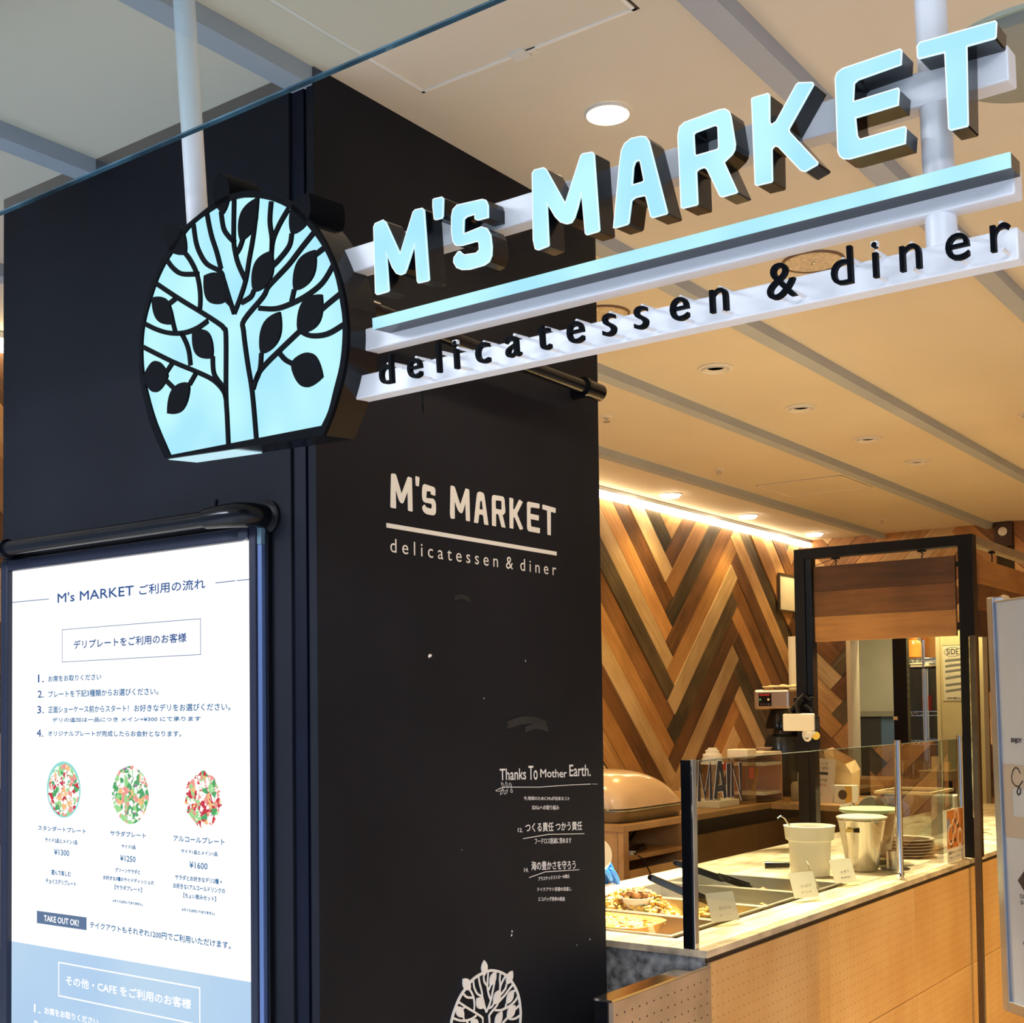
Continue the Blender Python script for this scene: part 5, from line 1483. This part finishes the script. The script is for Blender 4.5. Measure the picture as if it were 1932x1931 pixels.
MB().lathe([(0.042, 0.0), (0.044, 0.93), (0.0, 0.93)], seg=30).obj('roll', PAPER, t, smooth=True)

# tablet on an arm clamped to the left post of the black frame
t = thing('tablet_stand', 'white backed tablet on a black arm clamped to the left frame post', 'tablet', (-2.213, FY - 0.002, 1.434))
box('tablet', mat('tablet_white', (0.92, 0.88, 0.78), 0.35), -0.072, 0.074, -0.088, -0.076, -0.038, 0.038, t, bevel=0.006)
box('tablet_edge', WHITEPL, 0.060, 0.074, -0.0875, -0.0765, -0.052, -0.039, t)
MB().tube([(0.0, -0.076, 0.02), (-0.02, -0.05, 0.08), (0.0, -0.02, 0.115), (0.03, -0.012, 0.09)], [0.012, 0.014, 0.014, 0.012], 10).tube([(-0.045, -0.07, 0.045), (0.0, -0.03, 0.10)], 0.012, 10).tube([(0.0, -0.03, 0.085), (0.055, -0.07, 0.050)], 0.007, 8).obj('arm', BLACKG, t, smooth=True)
box('clamp', BLACKS, -0.05, 0.04, -0.018, 0.0, 0.06, 0.11, t, bevel=0.003)
t = thing('black_scanner_panel', 'narrow black panel with a white coiled cable and a yellow dot under the tablet', 'panel', (-2.16, FY - 0.03, 1.295))
box('panel', BLACKS, -0.072, 0.022, -0.006, 0.0, 0.02, 0.165, t, bevel=0.002)
MB().tube([(-0.030 + 0.018 * math.cos(a * 0.55), -0.016, 0.085 + 0.026 * math.sin(a * 0.55)) for a in range(30)], 0.006, 8).lathe([(0.0, -0.010), (0.020, -0.008), (0.020, 0.008), (0, 0.010)], M=Matrix.Translation((-0.028, -0.014, 0.09)) @ Matrix.Rotation(PI / 2, 4, 'X'), seg=18).obj('white_coil', WHITEPL, t, smooth=True)
MB().lathe([(0, 0), (0.018, 0), (0.018, 0.002), (0, 0.0022)], M=Matrix.Translation((0.006, -0.006, 0.08)) @ Matrix.Rotation(PI / 2, 4, 'X'), seg=20).obj('yellow_dot', mat('yellow_dot', (0.85, 0.62, 0.10), 0.4), t)
box('bracket', BLACKS, -0.05, 0.0, 0.0, 0.0295, 0.06, 0.1, t)

t = thing('notice_card', 'leaning acrylic notice card with blurred print behind the guard glass', 'notice', (-2.59, 6.30, 0.9985))
Mt = Matrix.Rotation(math.radians(-8), 4, 'X') @ Matrix.Rotation(math.radians(3), 4, 'Y')
MB().box(-0.078, 0.078, -0.002, 0.0, 0.002, 0.232, Mt).box(-0.078, 0.078, 0.0, 0.05, 0.0, 0.004).obj('card', mat('mauve_paper', (0.62, 0.50, 0.44), 0.6), t)
nf = lambda u, v, d=0.0: tuple(Mt @ Vector((u, -0.0028, v)))
for s_, z, h, w, m_ in (('ドリンク', 0.207, 0.017, 0.036, INK), ('セット割引', 0.183, 0.017, 0.042, INK), ('¥000×W', 0.120, 0.020, 0.042, INK), ('対象商品', 0.095, 0.013, 0.038, mat('red_ink', (0.40, 0.06, 0.06), 0.6)), ('詳しくは', 0.05, 0.012, 0.02, INK)):
    text_obj('printed_text', s_, m_, t, -w, w, z, h, nf, res=2)
MB().box(-0.042, 0.042, -0.0032, -0.0024, 0.148, 0.163, Mt).obj('black_band', INK, t)
t = thing('paper_bag', 'crumpled brown paper bag leaning over the notice card', 'bag', (-2.50, 6.44, 0.9985))
mb = MB()
vs = [(-0.06, -0.03, 0), (0.06, -0.03, 0), (0.06, 0.05, 0), (-0.06, 0.05, 0), (-0.07, -0.04, 0.17), (0.06, -0.05, 0.15), (0.07, 0.05, 0.17), (-0.06, 0.06, 0.19), (-0.10, -0.03, 0.27), (0.03, -0.06, 0.20), (0.05, 0.03, 0.22), (-0.08, 0.05, 0.285)]
fs = [(0, 1, 2, 3)] + [(a + i, a + (i + 1) % 4, a + 4 + (i + 1) % 4, a + 4 + i) for a in (0, 4) for i in range(4)]
mb.add(vs, fs)
mb.obj('bag', mat('bag_paper', (0.80, 0.56, 0.30), 0.7, noise=0.1), t)
t = thing('print_box', 'small box with an orange and yellow picture at the end of the back counter', 'box', (-2.465, 6.36, 0.9985))
box('carton', PAPER, -0.06, 0.055, -0.05, 0.04, 0.0, 0.092, t, bevel=0.001)
box('yellow_side', mat('yellow_print', (0.80, 0.50, 0.10), 0.5), 0.018, 0.0552, -0.0512, -0.0502, 0.0, 0.0915, t)
MB().prism([(0.005 + 0.024 * math.cos(k * PI / 7), 0.045 + 0.026 * math.sin(k * PI / 7)) for k in range(14)], (), -0.0522, -0.0513, fn=sf).obj('dark_picture', mat('dark_print', (0.08, 0.05, 0.03), 0.5), t)

# framed certificate on the timber wall
t = thing('framed_paper', 'pale paper in a thin dark frame high on the timber wall', 'picture frame', (XL + 0.027, 8.40, 2.19))
box('paper', PAPER, 0.004, 0.008, 0.012, 0.44, 0.012, 0.262, t)
mb = MB()
for a in ((0, 0.452, 0, 0.012), (0, 0.452, 0.262, 0.274), (0, 0.012, 0.012, 0.262), (0.44, 0.452, 0.012, 0.262)):
    mb.box(0.0, 0.016, a[0], a[1], a[2], a[3])
mb.obj('frame', mat('dark_bronze_frame', (0.05, 0.035, 0.025), 0.4), t)

# ------------------------------------------------------------------ doorway and kitchen behind the back wall
KY = 11.2
box('wall_kitchen_back', mat('kitchen_beige', (0.55, 0.50, 0.38), 0.6, noise=0.04), -5.0, -2.0, KY, KY + 0.1, 0, CZ, kind='structure')
box('wall_kitchen_left', mat('kitchen_grey', (0.30, 0.29, 0.24), 0.6, noise=0.04), -4.3, -4.2, YL + 0.13, KY, 0, CZ, kind='structure')
wk = box('wall_kitchen_right', mat('kitchen_yellow', (0.72, 0.60, 0.30), 0.6, noise=0.04), -2.937, -2.42, 9.45, 9.55, 0, 2.4, kind='structure')
box('panel_edge', mat('kitchen_yellow_edge', (0.80, 0.68, 0.36), 0.5), -2.938, -2.911, 9.436, 9.449, 0, 2.4, wk)
box('panel_edge', mat('kitchen_yellow_edge', (0, 0, 0)), -2.904, -2.898, 9.440, 9.449, 0, 2.4, wk)
dr = thing('door_1', None, None, (DX0, YL, 0), kind='structure')
box('door_jamb', mat('cream_jamb', (0.62, 0.52, 0.38), 0.5), -0.0, 0.034, -0.035, 0.13, 0, DZ, dr)
box('door_jamb', mat('grey_jamb', (0.30, 0.24, 0.16), 0.5), DX1 - DX0 - 0.0, DX1 - DX0 + 0.030, -0.035, 0.02, 0, DZ, dr)
box('door_head', BLACKS, 0.034, DX1 - DX0, 0.0, 0.13, DZ - 0.05, DZ, dr)
t = thing('black_door_post', 'wide black post in the middle of the kitchen doorway', 'post', (-3.03, 8.93, 0))
box('post', BLACKG, -0.048, 0.052, -0.03, 0.03, 0, 2.079, t, bevel=0.002)
box('strike_tag', mat('tan_tag', (0.60, 0.45, 0.25), 0.5), -0.052, -0.020, -0.033, -0.0302, 1.40, 1.425, t)
t = thing('low_cupboard', 'dark cupboard with a grey ledge low in the kitchen', 'cabinet', (-3.95, KY - 0.02, 0))
box('ledge', mat('ledge_grey', (0.30, 0.27, 0.20), 0.5), -0.24, 0.20, -0.30, 0.0, 1.41, 1.455, t)
box('body', mat('dark_body', (0.05, 0.045, 0.04), 0.5), -0.22, 0.06, -0.28, 0.0, 0.0, 1.4095, t)
box('blue_side', mat('slate_side', (0.12, 0.18, 0.28), 0.4), 0.0605, 0.20, -0.27, 0.0, 0.0, 1.4095, t)

rk = thing('wire_rack', 'chrome wire shelving rack in the kitchen doorway', 'rack', (-3.09, 9.75, 0))
for x, y in ((0.02, -0.19), (0.13, 0.15), (-0.08, 0.2)):
    MB().tube([(x, y, 0.0), (x, y, 2.0)], 0.0125, 12).obj('upright', CHROME, rk, smooth=True)
for z in (0.35, 0.82, 1.235, 1.455, 1.86):
    mb = MB()
    mb.tube([(-0.10, -0.15, z), (0.02, -0.19, z), (0.13, 0.15, z), (-0.08, 0.2, z), (-0.10, -0.15, z)], 0.004, 6)
    mb.tube([(-0.10, -0.15, z - 0.03), (0.02, -0.19, z - 0.03), (0.13, 0.15, z - 0.03)], 0.004, 6)
    for k in range(9):
        a = k / 8
        mb.tube([(-0.10 + 0.12 * a, -0.15 - 0.04 * a, z), (-0.10 + 0.23 * a, 0.2 - 0.05 * a, z)], 0.002, 5)
    for k in range(6):
        a = k / 6
        mb.tube([(-0.10 + 0.12 * a, -0.15 - 0.04 * a, z - 0.03 * (k % 2)), (-0.10 + 0.12 * (a + 1 / 6), -0.15 - 0.04 * (a + 1 / 6), z - 0.03 * ((k + 1) % 2))], 0.003, 5)
    mb.obj('shelf', CHROME, rk)
box('back_sheet', mat('dark_sheet', (0.055, 0.05, 0.04), 0.5), -0.30, 0.22, 0.235, 0.245, 0.0, 1.83, rk)
box('red_bag', mat('dark_red', (0.30, 0.02, 0.02), 0.5), -0.12, -0.06, 0.19, 0.232, 1.46, 1.58, rk)
t = thing('orange_canister', 'orange glazed round canister on top of the wire rack', 'canister', (-3.21, 9.72, 1.8645))
MB().lathe([(0.055, 0.0), (0.078, 0.012), (0.082, 0.10), (0.066, 0.135), (0.042, 0.142), (0.042, 0.155), (0, 0.155)], seg=32).obj('body', mat('orange_glaze', (0.78, 0.30, 0.05), 0.25, noise=0.25, nscale=7), t, smooth=True)
MB().lathe([(0.046, 0.1555), (0.046, 0.172), (0, 0.175)], seg=28).obj('lid', mat('tan_lid', (0.70, 0.40, 0.12), 0.4), t, smooth=True)
t = thing('brown_jar', 'darker brown jar at the back of the wire rack top', 'jar', (-3.12, 9.86, 1.8645))
MB().lathe([(0.05, 0.0), (0.06, 0.01), (0.06, 0.17), (0.05, 0.18), (0, 0.18)], seg=28).obj('body', mat('brown_glaze', (0.35, 0.16, 0.04), 0.3), t, smooth=True)
t = thing('folded_cloths', 'pale folded cloths on the upper rack shelf', 'cloth', (-3.09, 9.60, 1.79))
MB().box(-0.08, 0.12, -0.05, 0.10, 0.0, 0.018).box(-0.08, 0.02, -0.052, 0.10, 0.019, 0.034).obj('cloth', mat('cream_cloth', (0, 0, 0)), t, bevel=0.006)
MB().box(-0.09, 0.14, -0.06, 0.12, -0.008, -0.0005).obj('shelf_board', BLACKS, t)

t = thing('side_menu_paper', 'handwritten paper list headed SIDE taped on the yellow kitchen wall', 'poster', (-2.816, 9.4485, 1.535))
box('sheet', mat('cream_poster', (0.84, 0.76, 0.52), 0.6), -0.075, 0.085, -0.0015, 0.0, 0.0, 0.412, t)
pf = lambda u, v, d=0.0: (u, -0.0022, v)
text_obj('handwriting', 'SIDE', INK, t, -0.046, 0.04, 0.362, 0.042, pf, weight=0.01, label='black heading')
text_obj('handwriting', '290(税込)', INK, t, -0.05, 0.055, 0.016, 0.022, pf, weight=0.01)
mb = MB()
fnw = lambda u, v, d: (u, -0.0016 - d, v)
stroke(mb, [(0.0 + 0.062 * math.cos(k * PI / 10), 0.360 + 0.034 * math.sin(k * PI / 10)) for k in range(20)], 0.003, 0, 0.0004, fnw, close=True)
stroke(mb, [(-0.075, 0.409), (0.085, 0.409)], 0.003, 0, 0.0004, fnw)
mb.obj('drawn_border', INK, t)
mb = MB()
rg = random.Random(5)
for k, z in enumerate((0.285, 0.245, 0.205, 0.155, 0.105, 0.06)):
    a = rg.uniform(-0.05, 0.16)
    q = [(-0.058, z), (0.06, z + a * 0.11), (0.06, z + a * 0.11 + 0.017), (-0.058, z + 0.017)]
    mb.prism(q, (), 0, 0.0004, fn=fnw)
mb.obj('grey_strips', mat('grey_strip', (0.22, 0.21, 0.17), 0.6), t)
text_obj('handwriting', 'ポテトサラダ', INK, t, -0.04, 0.04, 0.310, 0.008, pf)
text_obj('handwriting', 'ラペ', INK, t, -0.03, 0.03, 0.270, 0.006, pf)
text_obj('handwriting', 'マリネ', INK, t, -0.04, 0.03, 0.187, 0.006, pf)

# kitchen pass: wooden crate with glasses, cardboard boxes seen over the counter end
t = thing('pass_shelf', 'wooden pass shelf below the kitchen doorway', 'shelf', (-2.70, 7.98, 0))
box('board', OAK, -0.42, 0.315, -0.05, 0.35, 0.985, 1.03, t, bevel=0.002)
box('front', wood('cab_brown', (0, 0, 0), (0, 0, 0)), -0.42, 0.315, 0.0, 0.02, 0.0, 0.9845, t)
box('dark_side', BLACKS, 0.26, 0.315, -0.056, -0.0515, 0.88, 1.03, t)
t = thing('drinking_glass', 'row of clear drinking glasses standing on the pass shelf', 'glass', (-2.66, 8.02, 1.0305), group='glasses on the pass shelf')
MB().lathe([(0.026, 0), (0.033, 0.12), (0.031, 0.12), (0.024, 0.006), (0, 0.006)], seg=20).obj('tumbler', glass('tumbler_glass', (0.80, 0.82, 0.74), 3.0), t, smooth=True)
g0 = t
g0['label'] = 'front middle tumbler of the clear glasses on the wooden pass shelf'
for dx, dy, lb in ((0.072, 0.0, 'rightmost of the clear tumblers on the pass shelf, next to the takeaway tray'), (-0.075, 0.02, 'leftmost of the clear tumblers on the wooden pass shelf'), (0.02, 0.09, 'right one of the two clear tumblers in the back row on the pass shelf'), (-0.055, 0.11, 'left one of the two clear tumblers in the back row on the pass shelf')):
    c_ = g0.copy()
    COL.objects.link(c_)
    c_['label'] = lb
    c_.location = (-2.66 + dx, 8.02 + dy, 1.0305)
    for ch in list(g0.children):
        d_ = ch.copy()
        COL.objects.link(d_)
        d_.parent = c_
t = thing('plastic_tray', 'clear plastic takeaway tray with a cream rim on the pass shelf', 'tray', (-2.50, 7.98, 1.0305))
box('tub', mat('tub_tan', (0.42, 0.32, 0.16), 0.25, noise=0.1), -0.10, 0.10, -0.02, 0.16, 0.0, 0.055, t, bevel=0.004)
box('rim', mat('tub_rim', (0.85, 0.70, 0.38), 0.4), -0.105, 0.105, -0.025, 0.165, 0.0555, 0.062, t, bevel=0.002)
for dx, h, w, lb in ((-0.045, 0.085, 0.05, 'taller cream carton standing on the takeaway tray'), (0.02, 0.05, 0.045, 'shorter cream carton standing on the takeaway tray')):
    t = thing('small_carton', lb, 'carton', (-2.475 + dx, 8.05, 1.093))
    box('carton', mat('carton_cream', (0.84, 0.66, 0.36), 0.6), -w / 2, w / 2, -0.02, 0.02, 0, h, t, bevel=0.001)
    box('flap', mat('carton_cream', (0, 0, 0)), -w / 2 + 0.002, w / 2 - 0.002, -0.022, -0.0205, h * 0.7, h, t)
t = thing('slicer_machine', 'dark grey slicer with a pale arm behind the guard glass near the middle post', 'machine', (-2.222, 5.993, 0.8805))
box('base', mat('grey_machine', (0.13, 0.13, 0.115), 0.4), -0.06, 0.10, -0.05, 0.14, 0.0, 0.13, t, bevel=0.008)
MB().lathe([(0.075, -0.02), (0.08, 0.0), (0.075, 0.02)], M=Matrix.Translation((0.06, -0.06, 0.11)) @ Matrix.Rotation(PI / 2, 4, 'X'), seg=28).obj('disc_guard', mat('grey_machine', (0, 0, 0)), t, smooth=True)
MB().tube([(-0.10, -0.07, 0.135), (-0.04, -0.07, 0.15), (-0.01, -0.06, 0.11)], 0.008, 8).obj('arm', STEEL, t, smooth=True)
t = thing('white_printer', 'white receipt printer with a small grey screen behind the picture card', 'printer', (-1.839, 5.993, 0.8805))
box('body', WHITEPL, -0.05, 0.06, -0.05, 0.08, 0.0, 0.20, t, bevel=0.004)
box('screen', mat('screen_grey', (0.40, 0.36, 0.26), 0.3), -0.03, 0.04, -0.052, -0.0505, 0.12, 0.165, t)

# ------------------------------------------------------------------ free-standing poster frame at right
d_ = Vector((0.76, -0.65, 0)).normalized()
ang = math.atan2(d_.y, d_.x)
sb = thing('poster_stand', 'free-standing aluminium poster frame with a white menu poster at the right edge', 'poster stand', (-1.03, 3.894, 0), (0, math.radians(-1.35) if False else 0, ang))
Wd, z0, z1 = 0.62, 0.6, 1.822
SH = -0.029 / 1.222


def sbf(u, v, d):
    return (u + (v - z0) * SH, d, v)


def sbox(name, m, u0, u1, d0, d1, v0, v1, **kw):
    mb = MB()
    vs = [sbf(u, v, d) for v in (v0, v1) for d in (d0, d1) for u in (u0, u1)]
    mb.add(vs, [(0, 2, 3, 1), (4, 5, 7, 6), (0, 1, 5, 4), (2, 6, 7, 3), (0, 4, 6, 2), (1, 3, 7, 5)])
    return mb.obj(name, m, sb, **kw)


sbox('poster', mat('poster_white', (0.46, 0.54, 0.70), 0.5, noise=0.02), 0.03, Wd - 0.03, -0.006, 0.006, z0 + 0.03, z1 - 0.018)
sbox('frame_side', ALU, 0.0, 0.030, -0.014, 0.014, z0, z1, bevel=0.003)
sbox('frame_side', ALU, Wd - 0.03, Wd, -0.014, 0.014, z0, z1, bevel=0.003)
sbox('frame_bottom', ALU, 0.03, Wd - 0.03, -0.014, 0.014, z0, z0 + 0.032, bevel=0.003)
sbox('frame_top', ALU, 0.03, Wd - 0.03, -0.010, 0.010, z1 - 0.018, z1 - 0.012, bevel=0.001)
sbox('inner_lip', mat('blue_grey_lip', (0.24, 0.34, 0.52), 0.3, metal=0.5), 0.030, 0.034, -0.012, -0.0065, z0 + 0.032, z1 - 0.02)
MB().lathe([(0.015, -0.012), (0.019, 0.0), (0.015, 0.012)], M=Matrix.Translation((0.02 - 0.012, 0.02, z1 - 0.012)) @ Matrix.Rotation(PI / 2, 4, 'X'), seg=20).obj('clip_knob', CHROME, sb, smooth=True)
for u in (0.1, Wd - 0.1):
    MB().tube([sbf(u, 1.5, 0.03), (u, 0.16, 0.012)], 0.012, 12).tube([(u, -0.25, 0.012), (u, 0.35, 0.012)], 0.012, 12).obj('leg', ALU, sb, smooth=True)
    MB().box(u - 0.008, u + 0.008, 0.014, 0.022, 1.0, 1.02).obj('leg_clip', ALU, sb)
sp = lambda u, v, d=0.0: (u + (v - z0) * SH, -0.0068 - d, v)
mbd = MB()
spd = lambda u, v, d: (u + (v - z0) * SH, -0.0065 - d, v)
mbd.prism([(0.036, 1.112), (Wd - 0.036, 1.112), (Wd - 0.036, 1.325), (0.036, 1.325)], [[(0.078, 1.175), (0.078, 1.256), (0.5, 1.256), (0.5, 1.175)]], 0, 0.0003, fn=spd)
mbd.obj('grey_band', mat('warm_grey_print', (0.42, 0.40, 0.40), 0.5), sb)
PI_ = mat('navy_black_ink', (0.015, 0.012, 0.03), 0.5)
text_obj('printed_text', 'ENJOY', PI_, sb, 0.083, 0.133, 1.394, 0.016, sp, weight=0.008, bold=0.0006, label='black heading')
mb = MB()
S_ = [(0.165, 1.302), (0.150, 1.316), (0.130, 1.318), (0.110, 1.306), (0.100, 1.288), (0.110, 1.272), (0.130, 1.262), (0.142, 1.248), (0.138, 1.230), (0.120, 1.222), (0.104, 1.228), (0.100, 1.24), (0.112, 1.252)]
S_ = [(0.120, 1.300), (0.110, 1.314), (0.098, 1.317), (0.086, 1.308), (0.078, 1.290), (0.080, 1.275), (0.092, 1.265), (0.108, 1.262), (0.118, 1.254), (0.116, 1.243), (0.106, 1.238), (0.100, 1.246), (0.110, 1.262), (0.13, 1.28)]
stroke(mb, S_, 0.0042, 0.0004, 0.0008, spd)
mb.obj('script_letter', PI_, sb)
mb = MB()
mb.prism([(0.086, 0.990), (0.125, 1.028), (0.164, 0.990), (0.125, 0.952)], (), 0, 0.0004, fn=spd)
mb.obj('black_diamond', PI_, sb)
text_obj('printed_text', 'DELI', PI_, sb, 0.094, 0.135, 0.946, 0.012, sp, weight=0.008)
text_obj('printed_text', 'SHOP', PI_, sb, 0.094, 0.14, 0.928, 0.012, sp, weight=0.008)
text_obj('printed_text', 'm', PI_, sb, 0.100, 0.12, 0.813, 0.009, sp)
sbox('grey_patch', mat('grey_print2', (0.30, 0.30, 0.32), 0.5), 0.10, 0.2, -0.0072, -0.0066, 0.72, 0.77)

# ------------------------------------------------------------------ person working behind the pillar
pr = thing('person', 'person in a white shirt and blue gloves, mostly hidden behind the black pillar', 'person', (-2.75, 3.50, 0), (0, 0, math.radians(38)))


def skin_body(name, chain, parent, m, sub=2, root=0):
    """chain: verts [(x,y,z,r)...], edges"""
    vs, es = chain
    me = bpy.data.meshes.new(name)
    me.from_pydata([v[:3] for v in vs], es, [])
    o = bpy.data.objects.new(name, me)
    COL.objects.link(o)
    o.parent = parent
    md = o.modifiers.new('skin', 'SKIN')
    md.use_smooth_shade = True
    for i, v in enumerate(vs):
        sv = me.skin_vertices[0].data[i]
        sv.radius = (v[3], v[4] if len(v) > 4 else v[3])
        sv.use_root = i == root
    ss = o.modifiers.new('sub', 'SUBSURF')
    ss.levels = ss.render_levels = sub
    me.materials.append(m)
    return o


SKIN = mat('skin_tone', (0.62, 0.38, 0.26), 0.5, noise=0.04)
SHIRT = mat('white_shirt', (0.82, 0.80, 0.76), 0.75, noise=0.03)
TROU = mat('dark_trousers', (0.03, 0.03, 0.035), 0.8)
GLOVE = mat('blue_glove', (0.03, 0.20, 0.72), 0.35, noise=0.12, nscale=20)
# local frame: facing +X / slightly -Y towards the counter
bv = [(0, 0, 0.90, 0.12, 0.15), (0.01, 0, 1.05, 0.11, 0.15), (0.02, 0, 1.22, 0.12, 0.16), (0.02, 0, 1.34, 0.09, 0.14), (0.04, 0, 1.42, 0.05), (0.06, 0, 1.50, 0.055),
      (0.0, -0.09, 0.84, 0.085), (0.01, -0.10, 0.48, 0.058), (0, -0.10, 0.09, 0.042), (0.12, -0.11, 0.035, 0.035),
      (0.0, 0.09, 0.84, 0.085), (0.01, 0.10, 0.48, 0.058), (0, 0.10, 0.09, 0.042), (0.12, 0.11, 0.035, 0.035),
      (0.03, -0.17, 1.34, 0.055), (0.08, -0.21, 1.08, 0.042), (0.25, -0.10, 1.00, 0.033), (0.395, -0.005, 0.985, 0.027),
      (0.03, 0.17, 1.34, 0.055), (0.10, 0.22, 1.08, 0.042), (0.25, 0.10, 1.04, 0.033), (0.36, 0.03, 1.03, 0.027)]
be = [(0, 1), (1, 2), (2, 3), (3, 4), (4, 5), (0, 6), (6, 7), (7, 8), (8, 9), (0, 10), (10, 11), (11, 12), (12, 13), (3, 14), (14, 15), (15, 16), (16, 17), (3, 18), (18, 19), (19, 20), (20, 21)]
skin_body('body', (bv, be), pr, SHIRT)
skin_body('trousers', ([(0, 0, 0.92, 0.13, 0.16)] + [(v[0], v[1], v[2], v[3] + 0.012) for v in (bv[6], bv[7], bv[8], bv[10], bv[11], bv[12])], [(0, 1), (1, 2), (2, 3), (0, 4), (4, 5), (5, 6)]), pr, TROU)
mb = MB()
mb.lathe([(0.0, -0.115), (0.045, -0.105), (0.065, -0.06), (0.076, 0.0), (0.078, 0.05), (0.062, 0.095), (0.03, 0.112), (0.0, 0.115)], (0.085, 0, 1.60), seg=24, sx=1.15, sy=0.98)
mb.blob((0.178, 0, 1.585), 0.016, (0.9, 0.7, 1.3), 10)
for s_ in (-1, 1):
    mb.blob((0.085, s_ * 0.078, 1.59), 0.018, (0.7, 0.4, 1.3), 10)
mb.obj('head', SKIN, pr, smooth=True)
mb = MB()
for s_ in (-1, 1):
    mb.blob((0.166, s_ * 0.030, 1.605), 0.009, (0.5, 1.3, 0.7), 10)
mb.obj('eyes', BLACKG, pr, smooth=True)
MB().blob((0.160, 0, 1.545), 0.012, (0.5, 2.0, 0.45), 10).obj('mouth', mat('lips', (0.45, 0.16, 0.13), 0.5), pr, smooth=True)
MB().lathe([(0.086, 0.01), (0.088, 0.06), (0.070, 0.108), (0.035, 0.128), (0, 0.13)], (0.072, 0, 1.60), seg=24, sx=1.12, sy=1.0).obj('hair', mat('black_hair', (0.012, 0.010, 0.010), 0.5, noise=0.2), pr, smooth=True)


def hand(parent, base, fwd, down, side_, flip):
    """gloved hand: palm with four fingers and a thumb leaving its side, skin grown over joints"""
    f, dn, sd = Vector(fwd).normalized(), Vector(down).normalized(), Vector(side_).normalized()
    b = Vector(base)
    P_ = lambda a, s_, d: b + f * a + sd * s_ + dn * d
    vs = [(*P_(-0.03, 0, 0), 0.028, 0.024), (*P_(0.03, 0, 0), 0.036, 0.018), (*P_(0.075, 0, 0.004), 0.038, 0.015)]
    es = [(0, 1), (1, 2)]
    skin_body('glove_palm', (vs, es), parent, GLOVE)
    for k, (s_, ln, cur) in enumerate(((-0.030, 0.068, 0.9), (-0.010, 0.078, 0.8), (0.010, 0.073, 0.85), (0.029, 0.058, 1.0))):
        q0 = P_(0.060, s_, 0.002)
        q1 = P_(0.085, s_ * 1.05, 0.006)
        q2 = q1 + (f * math.cos(cur * 0.6) + dn * math.sin(cur * 0.6)) * ln * 0.5
        q3 = q2 + (f * math.cos(cur * 1.3) + dn * math.sin(cur * 1.3)) * ln * 0.5
        skin_body('glove_finger', ([(*q0, 0.0095), (*q1, 0.0095), (*q2, 0.0088), (*q3, 0.0070)], [(0, 1), (1, 2), (2, 3)]), parent, GLOVE)
    s_ = -0.038 * flip
    q0, q1 = P_(0.005, s_ * 0.5, 0.006), P_(0.032, s_ * 1.15, 0.014)
    skin_body('glove_thumb', ([(*q0, 0.013), (*q1, 0.0115), (*P_(0.058, s_ * 1.35, 0.028), 0.0095), (*P_(0.078, s_ * 1.2, 0.04), 0.008)], [(0, 1), (1, 2), (2, 3)]), parent, GLOVE)


hand(pr, (0.452, 0.010, 0.970), (0.130, 0.069, -0.085), (-0.40, -0.2, -0.9), (-0.47, 0.88, 0), 1)
hand(pr, (0.400, 0.042, 1.012), (0.9, 0.25, -0.25), (0.1, -0.2, -1), (0.25, -0.9, 0), 1)
MB().tube([(0.34, -0.035, 0.990), (0.41, 0.004, 0.980)], [0.040, 0.044], 16).obj('cuff', SHIRT, pr, smooth=True)
MB().tube([(0.30, 0.055, 1.035), (0.375, 0.042, 1.027)], [0.038, 0.042], 16).obj('cuff', SHIRT, pr, smooth=True)
t = thing('held_plate', 'white plate held upright in a blue gloved hand beside the pillar', 'plate', (-2.378, 3.775, 0.985), (math.radians(78), math.radians(-12), math.radians(20)))
MB().lathe([(0.0, 0.0), (0.035, 0.0), (0.060, 0.010), (0.063, 0.014), (0.058, 0.012), (0.034, 0.004), (0, 0.004)], seg=36).obj('dish', WHITEPL, t, smooth=True)
